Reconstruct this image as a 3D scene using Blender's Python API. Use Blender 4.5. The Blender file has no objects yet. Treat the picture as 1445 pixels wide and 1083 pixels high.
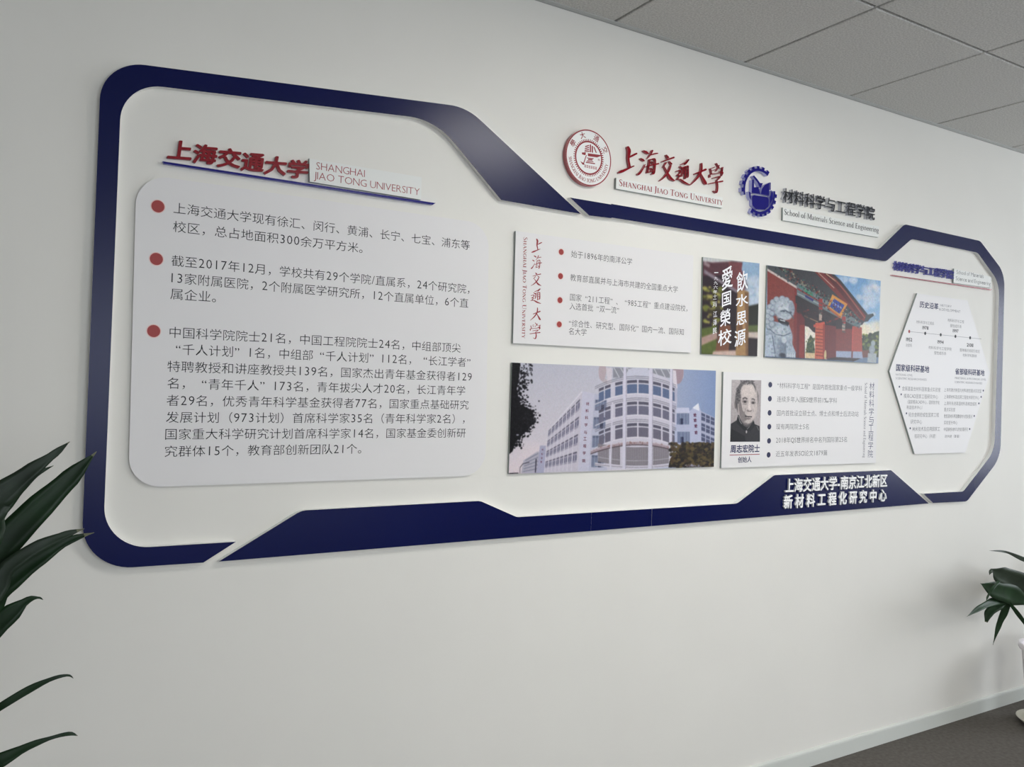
import bpy, bmesh, math, random
import numpy as np
from mathutils import Vector, Matrix, noise
random.seed(7)
SC = bpy.context.scene
COL = SC.collection

# ------------------------------------------------------------------ camera, world, exposure
CAMH = 1.525                 # eye height above the carpet
DIST = 2.212                 # distance of the lens from the display wall (the plane y = 0)
FPX = 1158.2
M = Matrix(((0.85928737, -0.02712146, -0.51077357),
            (-0.51030249, 0.02263887, -0.85969695),
            (0.03487958, 0.99937576, 0.00561315)))
cd = bpy.data.cameras.new('camera')
cam = bpy.data.objects.new('camera', cd); COL.objects.link(cam)
cd.sensor_fit = 'HORIZONTAL'; cd.sensor_width = 36.0; cd.lens = FPX / 1445 * 36
cam.matrix_world = Matrix.Translation((0, -DIST, CAMH)) @ M.to_4x4()
cd.clip_start = 0.02
SC.camera = cam
SC.view_settings.view_transform = 'Standard'
SC.view_settings.look = 'None'
SC.view_settings.gamma = 1
SC.view_settings.use_curve_mapping = False
SC.view_settings.exposure = 0.04
LAMP = 28.0                  # radiance of the ceiling light panels
SIDE_W = 98.0                # daylight through the side window
BACK_W = 92.0                # daylight through the window behind the camera
wd = bpy.data.worlds.new('world'); SC.world = wd; wd.use_nodes = True
wd.node_tree.nodes['Background'].inputs[0].default_value = (0.75, 0.85, 1.0, 1)
wd.node_tree.nodes['Background'].inputs[1].default_value = 1.6

def area(name, loc, rot, sx, sy, power, colr):
    l = bpy.data.lights.new(name, 'AREA'); l.shape = 'RECTANGLE'; l.size = sx; l.size_y = sy
    l.energy = power; l.color = colr
    o = bpy.data.objects.new(name, l); COL.objects.link(o); o.location = loc; o.rotation_euler = rot
    return o
RX0, RX1, RY0 = -2.6, 6.6, -5.8      # room extents, wall at y=0
CEIL = 2.722
area('side_daylight', (RX1 + 0.12, -2.3, 1.65), (0, math.radians(90), 0), 1.5, 2.2, SIDE_W, (0.90, 0.94, 1.0))
area('rear_daylight', (1.4, RY0 - 0.12, 1.6), (math.radians(90), 0, 0), 3.8, 1.5, BACK_W, (0.90, 0.95, 1.0))

# ------------------------------------------------------------------ helpers
def W(u, v, t=0.0):
    """photograph pixel -> (x, z) on the plane parallel to the display wall, t metres in front of it"""
    r = M @ Vector((u - 722.5, 541.5 - v, -FPX))
    k = (DIST - t) / r.y
    return (r.x * k, r.z * k + CAMH)
def Z(ox, oy, s):
    return lambda x, y: (ox + x / s, oy + y / s)
R0 = Z(120, 80, 4.011); R0b = Z(400, 80, 4.011); P3 = Z(170, 270, 4.011); P5 = Z(170, 430, 4.011)
P6 = Z(400, 430, 4.011); P4 = Z(400, 270, 4.011)
Q1 = Z(780, 160, 5.157); Q2 = Z(1020, 200, 5.157); Q3 = Z(710, 310, 5.157); Q4 = Z(980, 350, 5.157)
Q5 = Z(710, 500, 4.5125); Q6 = Z(1000, 510, 5.157); Q7 = Z(1240, 310, 7.22); Q8 = Z(1240, 440, 4.923)
B8 = Z(1040, 640, 3.705); S1 = Z(795, 175, 11.16); S2 = Z(1040, 225, 12.03)
SA = Z(715, 505, 6.372); SB = Z(860, 505, 6.368); S5 = Z(985, 355, 6.987); S6 = Z(1020, 525, 7.743)

def lin(c):
    return tuple((x / 12.92 if x <= 0.04045 else ((x + 0.055) / 1.055) ** 2.4) for x in (q / 255 for q in c)) + (1,)
MATS = {}
def mat(name, rgb, rough=0.5, spec=0.5, metal=0.0, noise_s=None, noise_a=0.0, bump=0.0, coat=0.0):
    if name in MATS: return MATS[name]
    m = bpy.data.materials.new(name); m.use_nodes = True
    nt = m.node_tree; b = nt.nodes['Principled BSDF']
    b.inputs['Base Color'].default_value = lin(rgb); b.inputs['Roughness'].default_value = rough
    b.inputs['Specular IOR Level'].default_value = spec; b.inputs['Metallic'].default_value = metal
    b.inputs['Coat Weight'].default_value = coat
    if noise_s:
        tc = nt.nodes.new('ShaderNodeTexCoord'); n = nt.nodes.new('ShaderNodeTexNoise')
        n.inputs['Scale'].default_value = noise_s; n.inputs['Detail'].default_value = 6
        nt.links.new(tc.outputs['Object'], n.inputs['Vector'])
        r = nt.nodes.new('ShaderNodeValToRGB'); c = lin(rgb)
        r.color_ramp.elements[0].position = 0.3; r.color_ramp.elements[1].position = 0.7
        r.color_ramp.elements[0].color = tuple(q * (1 - noise_a) for q in c[:3]) + (1,)
        r.color_ramp.elements[1].color = tuple(min(1, q * (1 + noise_a)) for q in c[:3]) + (1,)
        nt.links.new(n.outputs['Fac'], r.inputs['Fac']); nt.links.new(r.outputs['Color'], b.inputs['Base Color'])
        if bump:
            bp = nt.nodes.new('ShaderNodeBump'); bp.inputs['Strength'].default_value = bump; bp.inputs['Distance'].default_value = 0.002
            nt.links.new(n.outputs['Fac'], bp.inputs['Height']); nt.links.new(bp.outputs['Normal'], b.inputs['Normal'])
    MATS[name] = m; return m

def mesh_obj(name, verts, faces, mats, parent=None, idx=None, smooth=False):
    me = bpy.data.meshes.new(name); me.from_pydata([tuple(v) for v in verts], [], faces)
    for m in (mats if isinstance(mats, (list, tuple)) else [mats]): me.materials.append(m)
    if idx: me.polygons.foreach_set('material_index', idx)
    if smooth: me.polygons.foreach_set('use_smooth', [True] * len(me.polygons))
    me.update()
    o = bpy.data.objects.new(name, me); COL.objects.link(o)
    if parent: o.parent = parent
    return o
def tag(o, label, cat, group=None):
    o['label'] = label; o['category'] = cat
    if group: o['group'] = group
    return o
def thing(name, label, cat, loc=(0, 0, 0)):
    o = bpy.data.objects.new(name, None); COL.objects.link(o); o.location = loc
    o.empty_display_size = 0.05
    return tag(o, label, cat)
def child(o, parent):
    """parent keeping world-space vertex data: parts are modelled in world coordinates"""
    o.parent = parent; o.matrix_parent_inverse = Matrix.Translation(parent.location).inverted(); return o
def struct(o, label=None):
    o['kind'] = 'structure'
    if label: o['label'] = label
    return o
def box(name, x0, x1, y0, y1, z0, z1, m, parent=None):
    v = [(x, y, z) for z in (z0, z1) for y in (y0, y1) for x in (x0, x1)]
    f = [(0, 2, 3, 1), (4, 5, 7, 6), (0, 1, 5, 4), (2, 6, 7, 3), (0, 4, 6, 2), (1, 3, 7, 5)]
    o = mesh_obj(name, v, f, m)
    if parent: child(o, parent)
    return o
def boxes(name, lst, m, parent=None):
    V, F = [], []
    for (x0, x1, y0, y1, z0, z1) in lst:
        b = len(V)
        V += [(x, y, z) for z in (z0, z1) for y in (y0, y1) for x in (x0, x1)]
        F += [tuple(b + i for i in q) for q in [(0, 2, 3, 1), (4, 5, 7, 6), (0, 1, 5, 4), (2, 6, 7, 3), (0, 4, 6, 2), (1, 3, 7, 5)]]
    o = mesh_obj(name, V, F, m)
    if parent: child(o, parent)
    return o

def rounded(pts, n=8):
    """pts: (x, z, radius) sharp corners -> polyline with rounded corners"""
    out = []
    N = len(pts)
    for i in range(N):
        p = Vector(pts[i][:2]); r = pts[i][2]
        if r <= 0: out.append(tuple(p)); continue
        a = Vector(pts[i - 1][:2]) - p; b = Vector(pts[(i + 1) % N][:2]) - p
        la, lb = a.length, b.length; a.normalize(); b.normalize()
        ang = math.acos(max(-1, min(1, a.dot(b)))); d = min(r / math.tan(ang / 2), la * 0.48, lb * 0.48)
        rr = d * math.tan(ang / 2)
        c = p + (a + b).normalized() * (rr / math.sin(ang / 2))
        s = p + a * d - c; e = p + b * d - c
        a0 = math.atan2(s.y, s.x); a1 = math.atan2(e.y, e.x)
        while a1 - a0 > math.pi: a1 -= 2 * math.pi
        while a1 - a0 < -math.pi: a1 += 2 * math.pi
        for k in range(n + 1):
            t = a0 + (a1 - a0) * k / n; out.append((c.x + rr * math.cos(t), c.y + rr * math.sin(t)))
    return out
def clip(poly, x, keep_left):
    out = []
    s = 1 if keep_left else -1
    for i in range(len(poly)):
        a, b = poly[i - 1], poly[i]
        ia, ib = s * (x - a[0]) >= 0, s * (x - b[0]) >= 0
        if ia != ib:
            t = (x - a[0]) / (b[0] - a[0]); out.append((x, a[1] + t * (b[1] - a[1])))
        if ib: out.append(b)
    return out
def board(name, poly, t0, t1, mf, ms, bevel=0.0):
    """flat sheet parallel to the wall with outline poly [(x, z)], back at t0 and face at t1"""
    ar = sum(poly[i - 1][0] * poly[i][1] - poly[i][0] * poly[i - 1][1] for i in range(len(poly)))
    if ar < 0: poly = poly[::-1]
    n = len(poly)
    V = [(x, -t1, z) for x, z in poly] + [(x, -t0, z) for x, z in poly]
    F = [tuple(range(n)), tuple(range(2 * n - 1, n - 1, -1))]; I = [0, 1]
    for i in range(n):
        j = (i + 1) % n; F.append((i, n + i, n + j, j)); I.append(1)
    return mesh_obj(name, V, F, [mf, ms], idx=I)

# ---- glyphs
GL = {}
def garea(g):
    v, f = g; t = 0
    for q in f: t += abs(sum(v[q[i - 1]][0] * v[q[i]][1] - v[q[i]][0] * v[q[i - 1]][1] for i in range(len(q)))) / 2
    return t
def glyph(ch, off):
    """off < 0: thinner strokes where the outline allows it; off > 0: bolder, built from shifted copies"""
    k = (ch, off)
    if k in GL: return GL[k]
    if off < 0:
        g = glyph_raw(ch, off); b = glyph_raw(ch, 0.0); a0, a1 = garea(b), garea(g)
        ex = 1 - 2 * abs(off) / (0.072 if is_cjk(ch) else 0.09); GL[k] = g if (a0 and abs(a1 / a0 - ex) < .075) else b
    elif off > 0:
        v, f = glyph_raw(ch, 0.0); V, F = [], []
        for i in range(8):
            a = math.pi / 4 * i; n = len(V); V += [(p[0] + off * math.cos(a), p[1] + off * math.sin(a), i * 4e-5) for p in v]; F += [tuple(n + j for j in q) for q in f]
        GL[k] = (V, F)
    else: GL[k] = glyph_raw(ch, 0.0)
    return GL[k]
def glyph_raw(ch, off):
    k = (ch, off, 'raw')
    if k in GL: return GL[k]
    c = bpy.data.curves.new('glyph', 'FONT'); c.body = ch; c.size = 1; c.resolution_u = 2; c.offset = off; c.fill_mode = 'FRONT'
    o = bpy.data.objects.new('glyph', c); COL.objects.link(o)
    me = bpy.data.meshes.new_from_object(o.evaluated_get(bpy.context.evaluated_depsgraph_get()))
    v = [(p.co.x, p.co.y) for p in me.vertices]; f = [tuple(p.vertices) for p in me.polygons]
    bpy.data.objects.remove(o); bpy.data.curves.remove(c); bpy.data.meshes.remove(me)
    if v:
        # merge coincident outline points so raised letters get clean side walls
        seen, mp, nv = {}, [], []
        for p in v:
            q = (round(p[0], 5), round(p[1], 5))
            if q not in seen: seen[q] = len(nv); nv.append(p)
            mp.append(seen[q])
        nf = []
        for q in f:
            q = tuple(mp[i] for i in q)
            if len(set(q)) == len(q): nf.append(q)
        v, f = nv, nf
    GL[k] = (v, f); return GL[k]
def is_cjk(ch): return ord(ch) > 0x2E80
def layout(s, off, lat=1.1):
    """flat glyph geometry of a line, in ems"""
    V, F, cells = [], [], []
    x = 0.0; mixed = any(is_cjk(q) for q in s)
    for ch in s:
        if ch == ' ': x += 0.28; continue
        if ch == '\u3000': x += 1.0; continue
        v, f = glyph(ch, off)
        if not v: x += 0.5; continue
        b = len(V); x0 = min(p[0] for p in v); x1 = max(p[0] for p in v)
        if ch == '“': dx, adv, sc = x + 0.52, 1.0, 1.0
        elif ch == '”': dx, adv, sc = x - x0 + 0.06, 1.0 if any(is_cjk(q) for q in s) else 0.45, 1.0
        elif is_cjk(ch): dx, adv, sc = x, 1.0, 1.0
        elif mixed and ch.isdigit(): sc = 0.92 * lat; adv = 0.57; dx = x + adv / 2 - (x0 + x1) / 2 * sc
        elif mixed: sc = 0.95 * lat; dx = x - x0 * sc + 0.045; adv = (x1 - x0) * sc + 0.09
        else: sc = lat; dx = x - x0 * sc + 0.045; adv = (x1 - x0) * sc + 0.09
        V += [(dx + p[0] * sc, p[1] * (lat if not is_cjk(ch) and ch not in '“”' else 1.0)) + tuple(p[2:]) for p in v]; F += [tuple(b + i for i in q) for q in f]
        cells.append((b, len(V))); x += adv
    return V, F, cells
def raise_flat(V2, F, place, t, depth):
    """flat faces placed on the plane, walls dropped back by depth -> verts, faces, idx"""
    def up(q, p): return (q[0], q[1] - p[2], q[2]) if len(p) > 2 else q
    V = [up(place(p, 0), p) for p in V2]
    Fo = list(F); I = [0] * len(F)
    if depth > 0:
        n = len(V); V += [place(p, depth) for p in V2]
        cnt = {}
        for q in F:
            for i in range(len(q)):
                a, b = q[i], q[(i + 1) % len(q)]
                cnt.setdefault((min(a, b), max(a, b)), []).append((a, b))
        for e, l in cnt.items():
            if len(l) == 1:
                a, b = l[0]; Fo.append((b, a, n + a, n + b)); I.append(1)
    return V, Fo, I
INK = {}
def line(parent, s, pl, prx, h, t, m, off=-0.008, depth=0.0, ms=None, name='text_line', per_char=False, shear=0.0, slant=0.0, lat=1.1, serif=False, rise=0.0):
    """printed or raised line: pl = left/bottom pixel of the ink, prx = right pixel of the ink, h = ink height in pixels"""
    fn = layout_serif if serif else (lambda q: layout(q, off, lat))
    V, F, cells = fn(s)
    hh = max(p[1] for p in V) - min(p[1] for p in V)
    xs = [p[0] for p in V]; x0, x1 = min(xs), max(xs)
    cj = any(is_cjk(c) for c in s)
    yb = -0.08 if cj else (min(0, 0))
    inkh = 0.91 if cj else (1.0 if serif else 0.69 * lat)
    X0, Z0 = W(pl[0], pl[1], t); X1, _ = W(prx[0], prx[1], t) if isinstance(prx, tuple) else W(prx, pl[1] + (prx - pl[0]) * 0.0, t)
    Zt = W(pl[0], pl[1] - h, t)[1]
    sz = (Zt - Z0) / inkh; sx = (X1 - X0) / (x1 - x0)
    def place(p, d):
        y = (p[1] - yb) * sz
        x = (p[0] - x0) * sx
        return (X0 + x + slant * y, -(t - d), Z0 + y + rise * x)
    if not per_char:
        VV, FF, II = raise_flat(V, F, place, t, depth)
        o = mesh_obj(name, VV, FF, [m, ms or m], parent, II)
        o['kind'] = 'stuff'; return o
    for (a, b) in cells:
        sub = [tuple(i - a for i in q) for q in F if a <= q[0] < b]
        cv = V[a:b]
        if shear:
            cx = sum(p[0] for p in cv) / len(cv); cv = [(p[0], p[1] + shear * (p[0] - cx)) + tuple(p[2:]) for p in cv]
        VV, FF, II = raise_flat(cv, sub, place, t, depth)
        o = mesh_obj(name, VV, FF, [m, ms or m], idx=II); child(o, parent)

# ---- ribbon strokes (brush characters and roman serif capitals)
def smooth_path(pts, n=5):
    if len(pts) < 3: return [tuple(p) for p in pts]
    out = []
    P = [pts[0]] + list(pts) + [pts[-1]]
    for i in range(1, len(P) - 2):
        for k in range(n):
            t = k / n; a, b, c, d = P[i - 1], P[i], P[i + 1], P[i + 2]
            out.append(tuple(0.5 * ((2 * b[j]) + (-a[j] + c[j]) * t + (2 * a[j] - 5 * b[j] + 4 * c[j] - d[j]) * t * t + (-a[j] + 3 * b[j] - 3 * c[j] + d[j]) * t ** 3) for j in range(3)))
    out.append(tuple(pts[-1])); return out
def ribbon(pts, V, F, n=5, cap=True):
    q = smooth_path(pts, n)
    if cap:
        a, b = Vector(q[0][:2]), Vector(q[1][:2]); d = (a - b).normalized() if (a - b).length else Vector((1, 0))
        q = [(a.x + d.x * q[0][2] * 0.35, a.y + d.y * q[0][2] * 0.35, q[0][2] * 0.45)] + q
        a, b = Vector(q[-1][:2]), Vector(q[-2][:2]); d = (a - b).normalized() if (a - b).length else Vector((1, 0))
        q = q + [(a.x + d.x * q[-1][2] * 0.35, a.y + d.y * q[-1][2] * 0.35, q[-1][2] * 0.4)]
    base = len(V); e = (base % 640) * 1e-6
    for i in range(len(q)):
        a = Vector(q[max(0, i - 1)][:2]); b = Vector(q[min(len(q) - 1, i + 1)][:2]); d = b - a
        d = d.normalized() if d.length > 1e-9 else Vector((1, 0)); nrm = Vector((-d.y, d.x)); w = max(q[i][2], 1e-4) / 2
        V.append((q[i][0] + nrm.x * w, q[i][1] + nrm.y * w, e)); V.append((q[i][0] - nrm.x * w, q[i][1] - nrm.y * w, e))
    for i in range(len(q) - 1):
        k = base + 2 * i; F.append((k, k + 1, k + 3, k + 2))
def arc(cx, cy, rx, ry, a0, a1, w0, w1, n=9):
    """elliptical arc with contrast: thick (w1) where it runs upright, thin (w0) top and bottom"""
    out = []
    for i in range(n):
        a = math.radians(a0 + (a1 - a0) * i / (n - 1)); out.append((cx + rx * math.cos(a), cy + ry * math.sin(a), w0 + (w1 - w0) * abs(math.cos(a)) ** 1.5))
    return out
T_, t_, s_ = 0.15, 0.055, 0.04
def sf(x, y, l=0.16): return [(x - l, y, s_), (x + l, y, s_)]
def st(x, y0=0.0, y1=1.0, w=None): return [(x, y0, w or T_), (x, y1, w or T_)]
SER = {
 'H': (0.86, [st(0.18), st(0.68), [(0.18, 0.52, t_), (0.68, 0.52, t_)], sf(0.18, 0.02), sf(0.18, 0.98), sf(0.68, 0.02), sf(0.68, 0.98)]),
 'I': (0.36, [st(0.18), sf(0.18, 0.02), sf(0.18, 0.98)]),
 'J': (0.38, [[(0.2, 1.0, T_), (0.2, 0.1, T_), (0.12, -0.15, 0.08), (-0.02, -0.24, 0.04)], sf(0.2, 0.98)]),
 'A': (0.84, [[(0.08, 0, t_), (0.42, 1.0, t_)], [(0.4, 1.02, T_ * .8), (0.74, 0, T_)], [(0.2, 0.36, t_), (0.6, 0.36, t_)], sf(0.09, 0.02, 0.12), sf(0.74, 0.02, 0.14)]),
 'N': (0.9, [st(0.17, w=t_), st(0.73, w=t_), [(0.15, 0.98, T_), (0.73, 0.0, T_)], sf(0.17, 0.02, 0.13), sf(0.12, 0.98, 0.12), sf(0.73, 0.98, 0.13)]),
 'S': (0.58, [[(0.46, 0.78, 0.04), (0.42, 0.95, 0.05), (0.26, 1.0, 0.07), (0.12, 0.86, 0.1), (0.16, 0.66, 0.13), (0.32, 0.5, 0.16), (0.47, 0.32, 0.13), (0.44, 0.1, 0.1), (0.26, 0.0, 0.06), (0.12, 0.06, 0.05), (0.07, 0.25, 0.04)]]),
 'G': (0.86, [arc(0.44, 0.5, 0.34, 0.49, 45, 335, t_, T_, 13), [(0.74, 0.42, T_), (0.74, 0.1, T_)], sf(0.72, 0.43, 0.15), [(0.7, 0.95, 0.04), (0.7, 0.74, 0.05)]]),
 'O': (0.92, [arc(0.46, 0.5, 0.38, 0.49, 0, 360, t_, T_, 19)]),
 'T': (0.72, [st(0.36), sf(0.36, 0.02), [(0.04, 0.96, 0.06), (0.68, 0.96, 0.06)], [(0.05, 0.98, 0.04), (0.04, 0.8, 0.03)], [(0.67, 0.98, 0.04), (0.68, 0.8, 0.03)]]),
 'U': (0.84, [[(0.18, 1.0, T_), (0.18, 0.35, T_), (0.26, 0.06, 0.1), (0.45, 0.0, 0.06), (0.62, 0.1, 0.05), (0.68, 0.35, t_), (0.68, 1.0, t_)], sf(0.18, 0.98), sf(0.68, 0.98, 0.13)]),
 'V': (0.82, [[(0.08, 1.0, T_), (0.42, 0.0, T_ * .7)], [(0.42, 0.0, t_), (0.72, 1.0, t_)], sf(0.1, 0.98, 0.14), sf(0.72, 0.98, 0.12)]),
 'E': (0.62, [st(0.17), [(0.17, 0.97, t_), (0.54, 0.97, t_)], [(0.17, 0.52, t_), (0.46, 0.52, t_)], [(0.17, 0.03, t_), (0.56, 0.03, t_)], sf(0.12, 0.02, 0.08), sf(0.12, 0.98, 0.08), [(0.54, 0.98, 0.04), (0.55, 0.82, 0.03)], [(0.55, 0.02, 0.04), (0.58, 0.2, 0.03)], [(0.46, 0.6, 0.03), (0.46, 0.44, 0.03)]]),
 'R': (0.72, [st(0.17), [(0.17, 0.97, t_), (0.36, 0.97, 0.07), (0.52, 0.86, 0.12), (0.53, 0.66, 0.12), (0.38, 0.53, 0.07), (0.17, 0.5, t_)], [(0.32, 0.52, T_), (0.66, 0.0, T_ * .9)], sf(0.17, 0.02), sf(0.12, 0.98, 0.08)]),
 'Y': (0.76, [[(0.06, 1.0, T_), (0.38, 0.5, T_ * .8)], [(0.38, 0.5, t_), (0.66, 1.0, t_)], st(0.38, 0, 0.5), sf(0.1, 0.98, 0.12), sf(0.66, 0.98, 0.1), sf(0.38, 0.02)]),
 'M': (1.02, [st(0.14, w=t_), st(0.84), [(0.14, 1.0, T_), (0.49, 0.1, T_ * .7)], [(0.49, 0.1, t_), (0.84, 1.0, t_)], sf(0.14, 0.02, 0.12), sf(0.1, 0.98, 0.1), sf(0.84, 0.02), sf(0.88, 0.98, 0.1)]),
 'c': (0.5, [arc(0.27, 0.31, 0.19, 0.3, 50, 320, t_, T_ * .8, 11)]),
 'o': (0.56, [arc(0.28, 0.31, 0.21, 0.3, 0, 360, t_, T_ * .85, 15)]),
 'e': (0.5, [arc(0.26, 0.31, 0.19, 0.3, 5, 325, t_, T_ * .8, 12), [(0.09, 0.35, t_), (0.43, 0.35, t_)]]),
 'h': (0.6, [st(0.13, 0, 1.02, .11), [(0.13, 0.45, t_), (0.3, 0.6, 0.07), (0.44, 0.5, 0.1), (0.45, 0.0, 0.11)], sf(0.13, 0.02, 0.11), sf(0.45, 0.02, 0.11), sf(0.09, 1.0, 0.07)]),
 'n': (0.6, [st(0.13, 0, 0.6, .11), [(0.13, 0.45, t_), (0.3, 0.6, 0.07), (0.44, 0.5, 0.1), (0.45, 0.0, 0.11)], sf(0.13, 0.02, 0.11), sf(0.45, 0.02, 0.11), sf(0.09, 0.58, 0.06)]),
 'l': (0.28, [st(0.13, 0, 1.02, .11), sf(0.13, 0.02, 0.11), sf(0.09, 1.0, 0.07)]),
 'f': (0.34, [[(0.38, 0.96, 0.08), (0.24, 1.0, 0.06), (0.16, 0.85, 0.1), (0.15, 0.0, 0.11)], [(0.03, 0.58, s_), (0.3, 0.58, s_)], sf(0.15, 0.02, 0.12)]),
 't': (0.34, [[(0.15, 0.8, 0.06), (0.15, 0.12, 0.11), (0.22, 0.02, 0.07), (0.32, 0.08, 0.04)], [(0.03, 0.58, s_), (0.3, 0.58, s_)]]),
 'i': (0.28, [st(0.13, 0, 0.6, .11), sf(0.13, 0.02, 0.11), sf(0.09, 0.58, 0.06), [(0.1, 0.85, 0.11), (0.17, 0.85, 0.11)]]),
 'r': (0.42, [st(0.13, 0, 0.6, .11), [(0.13, 0.42, t_), (0.24, 0.58, 0.06), (0.36, 0.56, 0.1)], sf(0.13, 0.02, 0.11), sf(0.09, 0.58, 0.06)]),
 's': (0.42, [[(0.34, 0.47, 0.04), (0.28, 0.6, 0.05), (0.12, 0.54, 0.08), (0.14, 0.38, 0.1), (0.3, 0.24, 0.11), (0.32, 0.08, 0.08), (0.18, 0.0, 0.05), (0.05, 0.14, 0.04)]]),
 'a': (0.5, [[(0.09, 0.48, 0.06), (0.2, 0.6, 0.06), (0.35, 0.5, 0.1), (0.35, 0.1, 0.11), (0.45, 0.02, 0.05)], [(0.35, 0.36, t_), (0.16, 0.28, 0.07), (0.09, 0.14, 0.1), (0.18, 0.01, 0.07), (0.35, 0.1, t_)]]),
 'd': (0.58, [arc(0.26, 0.31, 0.18, 0.3, 40, 320, t_, T_ * .8, 10), st(0.43, 0, 1.02, .11), sf(0.39, 1.0, 0.07), sf(0.46, 0.02, 0.08)]),
 'g': (0.5, [arc(0.24, 0.4, 0.16, 0.2, 0, 360, t_, T_ * .8, 13), arc(0.24, -0.12, 0.2, 0.14, 0, 360, t_, 0.09, 13), [(0.36, 0.56, 0.05), (0.47, 0.58, 0.06)], [(0.12, 0.2, 0.06), (0.2, 0.05, 0.08), (0.34, 0.0, 0.06)]]),
}
def layout_serif(s, bold=1.0):
    """upper-case string written with a leading '^' before full-height capitals sets small capitals"""
    V, F, cells = [], [], []; x = 0.0; small = '^' in s; full = False
    for ch in s:
        if ch == '^': full = True; continue
        if ch == ' ': x += 0.34; continue
        k = 1.0 if (full or not small) else 0.78
        full = False
        adv, strokes = SER[ch]; b = len(V)
        for q in strokes:
            ribbon([(x + p[0] * k, p[1] * k, p[2] * bold * (k + 1) / 2) for p in q], V, F, 3, cap=False)
        cells.append((b, len(V))); x += adv * k + 0.03
    return V, F, cells
def fix_winding(V, F):
    out = []
    for q in F:
        a = sum(V[q[i - 1]][0] * V[q[i]][1] - V[q[i]][0] * V[q[i - 1]][1] for i in range(len(q)))
        out.append(tuple(reversed(q)) if a < 0 else q)
    return out
def flat(parent, name, polys, t, m, depth=0.0, ms=None):
    """polys: list of [(x, z)] outlines on the plane at t, one mesh"""
    V, F, I = [], [], []
    for p in polys:
        ar = sum(p[i - 1][0] * p[i][1] - p[i][0] * p[i - 1][1] for i in range(len(p)))
        if ar < 0: p = p[::-1]
        b = len(V); n = len(p); V += [(x, -t, z) for x, z in p]; F.append(tuple(range(b, b + n))); I.append(0)
        if depth:
            V += [(x, -(t - depth), z) for x, z in p]
            for i in range(n):
                j = (i + 1) % n; F.append((b + i, b + n + i, b + n + j, b + j)); I.append(1)
    o = mesh_obj(name, V, F, [m, ms or m], idx=I)
    return child(o, parent) if parent.type == 'EMPTY' else (setattr(o, 'parent', parent) or o)
def dot(cx, cz, rx, rz=None, n=20): 
    rz = rz or rx
    return [(cx + rx * math.cos(2 * math.pi * i / n), cz + rz * math.sin(2 * math.pi * i / n)) for i in range(n)]
def pdots(parent, zf, pts, rp, t, m, halo=None, name='bullet'):
    for (x, y) in pts:
        u, v = zf(x, y); X, Zz = W(u, v, t); r = abs(W(u, v - rp, t)[1] - Zz)
        if halo:
            h = flat(parent, name, [dot(X, Zz, r * 1.16)], t, halo); flat(h, 'bullet_centre', [dot(X, Zz, r)], t + 0.0002, m) if parent.type != 'EMPTY' else None
        else: flat(parent, name, [dot(X, Zz, r)], t, m)

# ------------------------------------------------------------------ materials
M_wall = mat('wall_paint', (229, 227, 220), 0.62, 0.3, noise_s=3.0, noise_a=0.012)
M_white = mat('white_sheet', (236, 236, 234), 0.35, 0.4)
M_panel = mat('panel_white', (227, 225, 224), 0.45, 0.3)
M_plate = mat('plate_white', (230, 231, 227), 0.45, 0.3)
M_blue = mat('navy_sheet', (2, 12, 68), 0.27, 0.22, noise_s=2.2, noise_a=0.10)
M_ink = mat('ink_dark', (30, 30, 34), 0.5, 0.3)
M_ink2 = mat('ink_grey', (62, 62, 66), 0.5, 0.3)
M_inkl = mat('ink_light', (112, 112, 118), 0.5, 0.3)
M_navy = mat('ink_navy', (30, 36, 84), 0.5, 0.3)
M_red = mat('acrylic_red', (132, 12, 28), 0.25, 0.3)
M_redside = mat('acrylic_red_side', (168, 78, 88), 0.35, 0.5)
M_inkred = mat('ink_red', (150, 52, 58), 0.5, 0.3)
M_inkred2 = mat('ink_red_heading', (158, 72, 78), 0.5, 0.3)
M_bullet = mat('bullet_red', (158, 60, 58), 0.45, 0.3)
M_halo = mat('bullet_halo', (232, 196, 190), 0.45, 0.3)
M_bar = mat('acrylic_blue', (14, 10, 112), 0.22, 0.3)
M_barside = mat('acrylic_blue_side', (120, 122, 190), 0.3, 0.5)
M_black = mat('acrylic_black', (20, 20, 22), 0.3, 0.3)
M_chrome = mat('mirror_edge', (196, 198, 205), 0.18, 0.5, metal=0.8)
M_chromeb = mat('mirror_edge_blue', (176, 178, 224), 0.2, 0.5, metal=0.5)
M_letter = mat('letter_white', (246, 246, 244), 0.3, 0.4)
M_lside = mat('letter_side', (196, 198, 204), 0.35, 0.4)
M_pside = mat('plate_side', (150, 158, 154), 0.4, 0.4)

# ------------------------------------------------------------------ room shell
HW = 0.1
# display wall
wf = box('wall_front', RX0 - HW, RX1 + HW, 0.0, HW, -0.1, 2.95, M_wall)
struct(wf)
M_part = mat('partition_grey', (176, 176, 174), 0.7, 0.2, noise_s=2.0, noise_a=0.03)
struct(box('wall_left', RX0 - HW, RX0, RY0 - HW, 0.0, -0.1, 2.95, M_part))
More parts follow.
